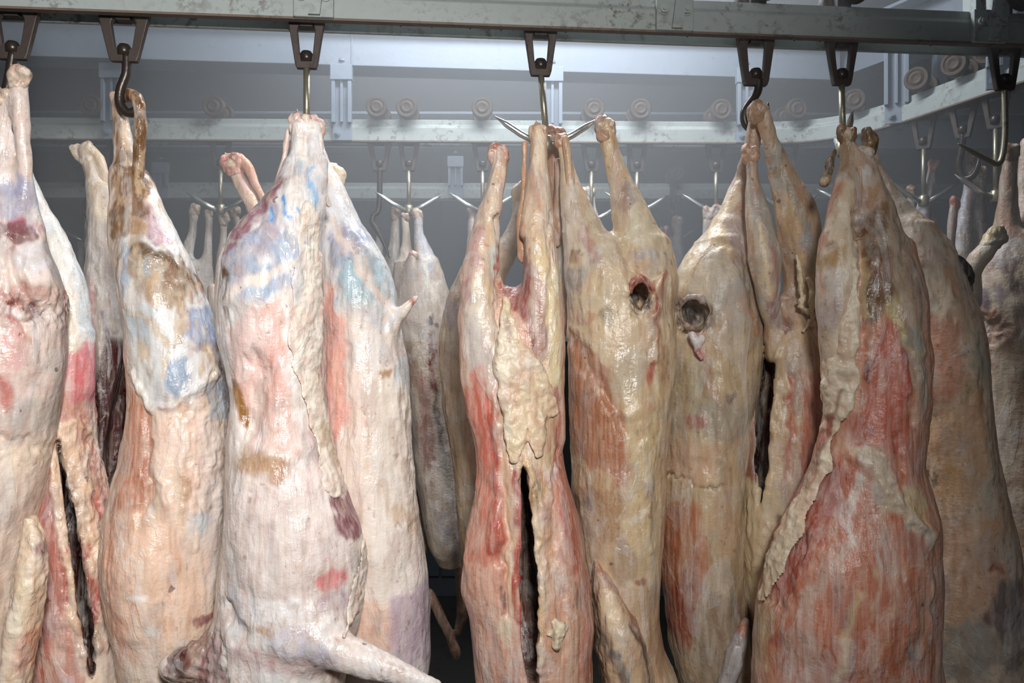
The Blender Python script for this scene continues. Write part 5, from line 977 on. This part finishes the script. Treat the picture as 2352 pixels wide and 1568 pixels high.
o = back('brownish carcass behind the grey one, two stained shanks side by side', D2 + .08, '#94877b', tr(925,58,620,1420), [[(908,492,10),(906,560,12),(900,650,18),(910,740,36)], [(872,540,9),(868,590,10),(880,660,18),(905,740,30)], [(990,800,10,-.03),(960,950,20,-.03),(975,1250,20,-.03)]], [(908,488,13,0,'#8f7a6c',.3),(871,540,11,15,'#94765c',.1)])
back('pink-grey carcass behind the raised shank of the split one', D2, '#a79c98', tr(1090,48,640,1300), [[(1086,488,12),(1084,560,14),(1080,640,22)], [(1112,560,8),(1114,620,14),(1105,700,28)]], [(1087,486,13,0,'#b09a96',.3)])
back('misty carcass with two white shanks behind the yellowish one', D2, '#b9b4ae', tr(1360,52,620,1300), [[(1336,442,7),(1345,500,11),(1362,580,20),(1365,680,40)], [(1358,440,8),(1366,500,9),(1378,580,14)]], [(1337,440,10,-10,'#c2bab0',.1),(1357,438,12,10,'#b3a598',.2)])
back('misty carcass with raw pink hocks in the gap beside the greyish one', 3.28, '#a0908c', tr(1555,36,640,1200,.09), [[(1528,535,9),(1545,600,11),(1555,680,22)], [(1556,510,11),(1562,580,10),(1570,680,20)]], [(1527,530,12,-20,'#b06a68',.7),(1556,508,14,0,'#a89088',.3)])
back('misty carcass whose bunched hocks make a pale block behind the greyish one', 2.41, '#aca096', tr(1640,42,620,1250,.09), [[(1628,490,12),(1624,560,13),(1632,660,26)], [(1652,490,12),(1655,560,12),(1650,660,26)]], [(1627,484,15,0,'#b3a59a',.3),(1652,482,16,0,'#b3a59a',.3)])
back('dim carcass with a slim blue-grey leg beside the stained rump', 2.14, '#8f8480', tr(2130,52,620,1300), [[(2144,380,10),(2132,440,12),(2116,510,20),(2110,590,34)], [(2094,440,9,.06),(2096,520,9,.06),(2104,600,20,.05)], [(2148,500,8,.02),(2146,560,16,.02)]], [(2145,376,14,12,'#b58d80',.6),(2094,436,12,0,'#8d6f5c',.3,.06)], h=.006,
     paint=[L([(2140,400),(2116,520)], 8, '#b9b9c0', .7), L([(2150,480),(2148,560)], 12, '#5d3a40', .7)])
back('dim carcass with a bloody hock bristling with splinters', 2.02, '#8d7f78', tr(2205,56,640,1350), [[(2192,468,9,-.05),(2186,530,10,-.05),(2184,620,14,-.04)], [(2230,372,9),(2224,440,13),(2214,520,18),(2206,610,30)], [(2252,400,10),(2252,470,13),(2250,560,18),(2240,640,30)]], [(2193,464,14,5,'#a86a5c',.9,-.05),(2230,362,13,5,'#7d5f48',.3),(2252,396,15,0,'#9a8a76',.3)], h=.006,
     paint=[L([(2186,500),(2182,620)], 10, '#8d3a34', .8), L([(2222,430),(2212,560)], 9, '#a9adb8', .8), L([(2250,460),(2246,580)], 9, '#9aa0a2', .8)])
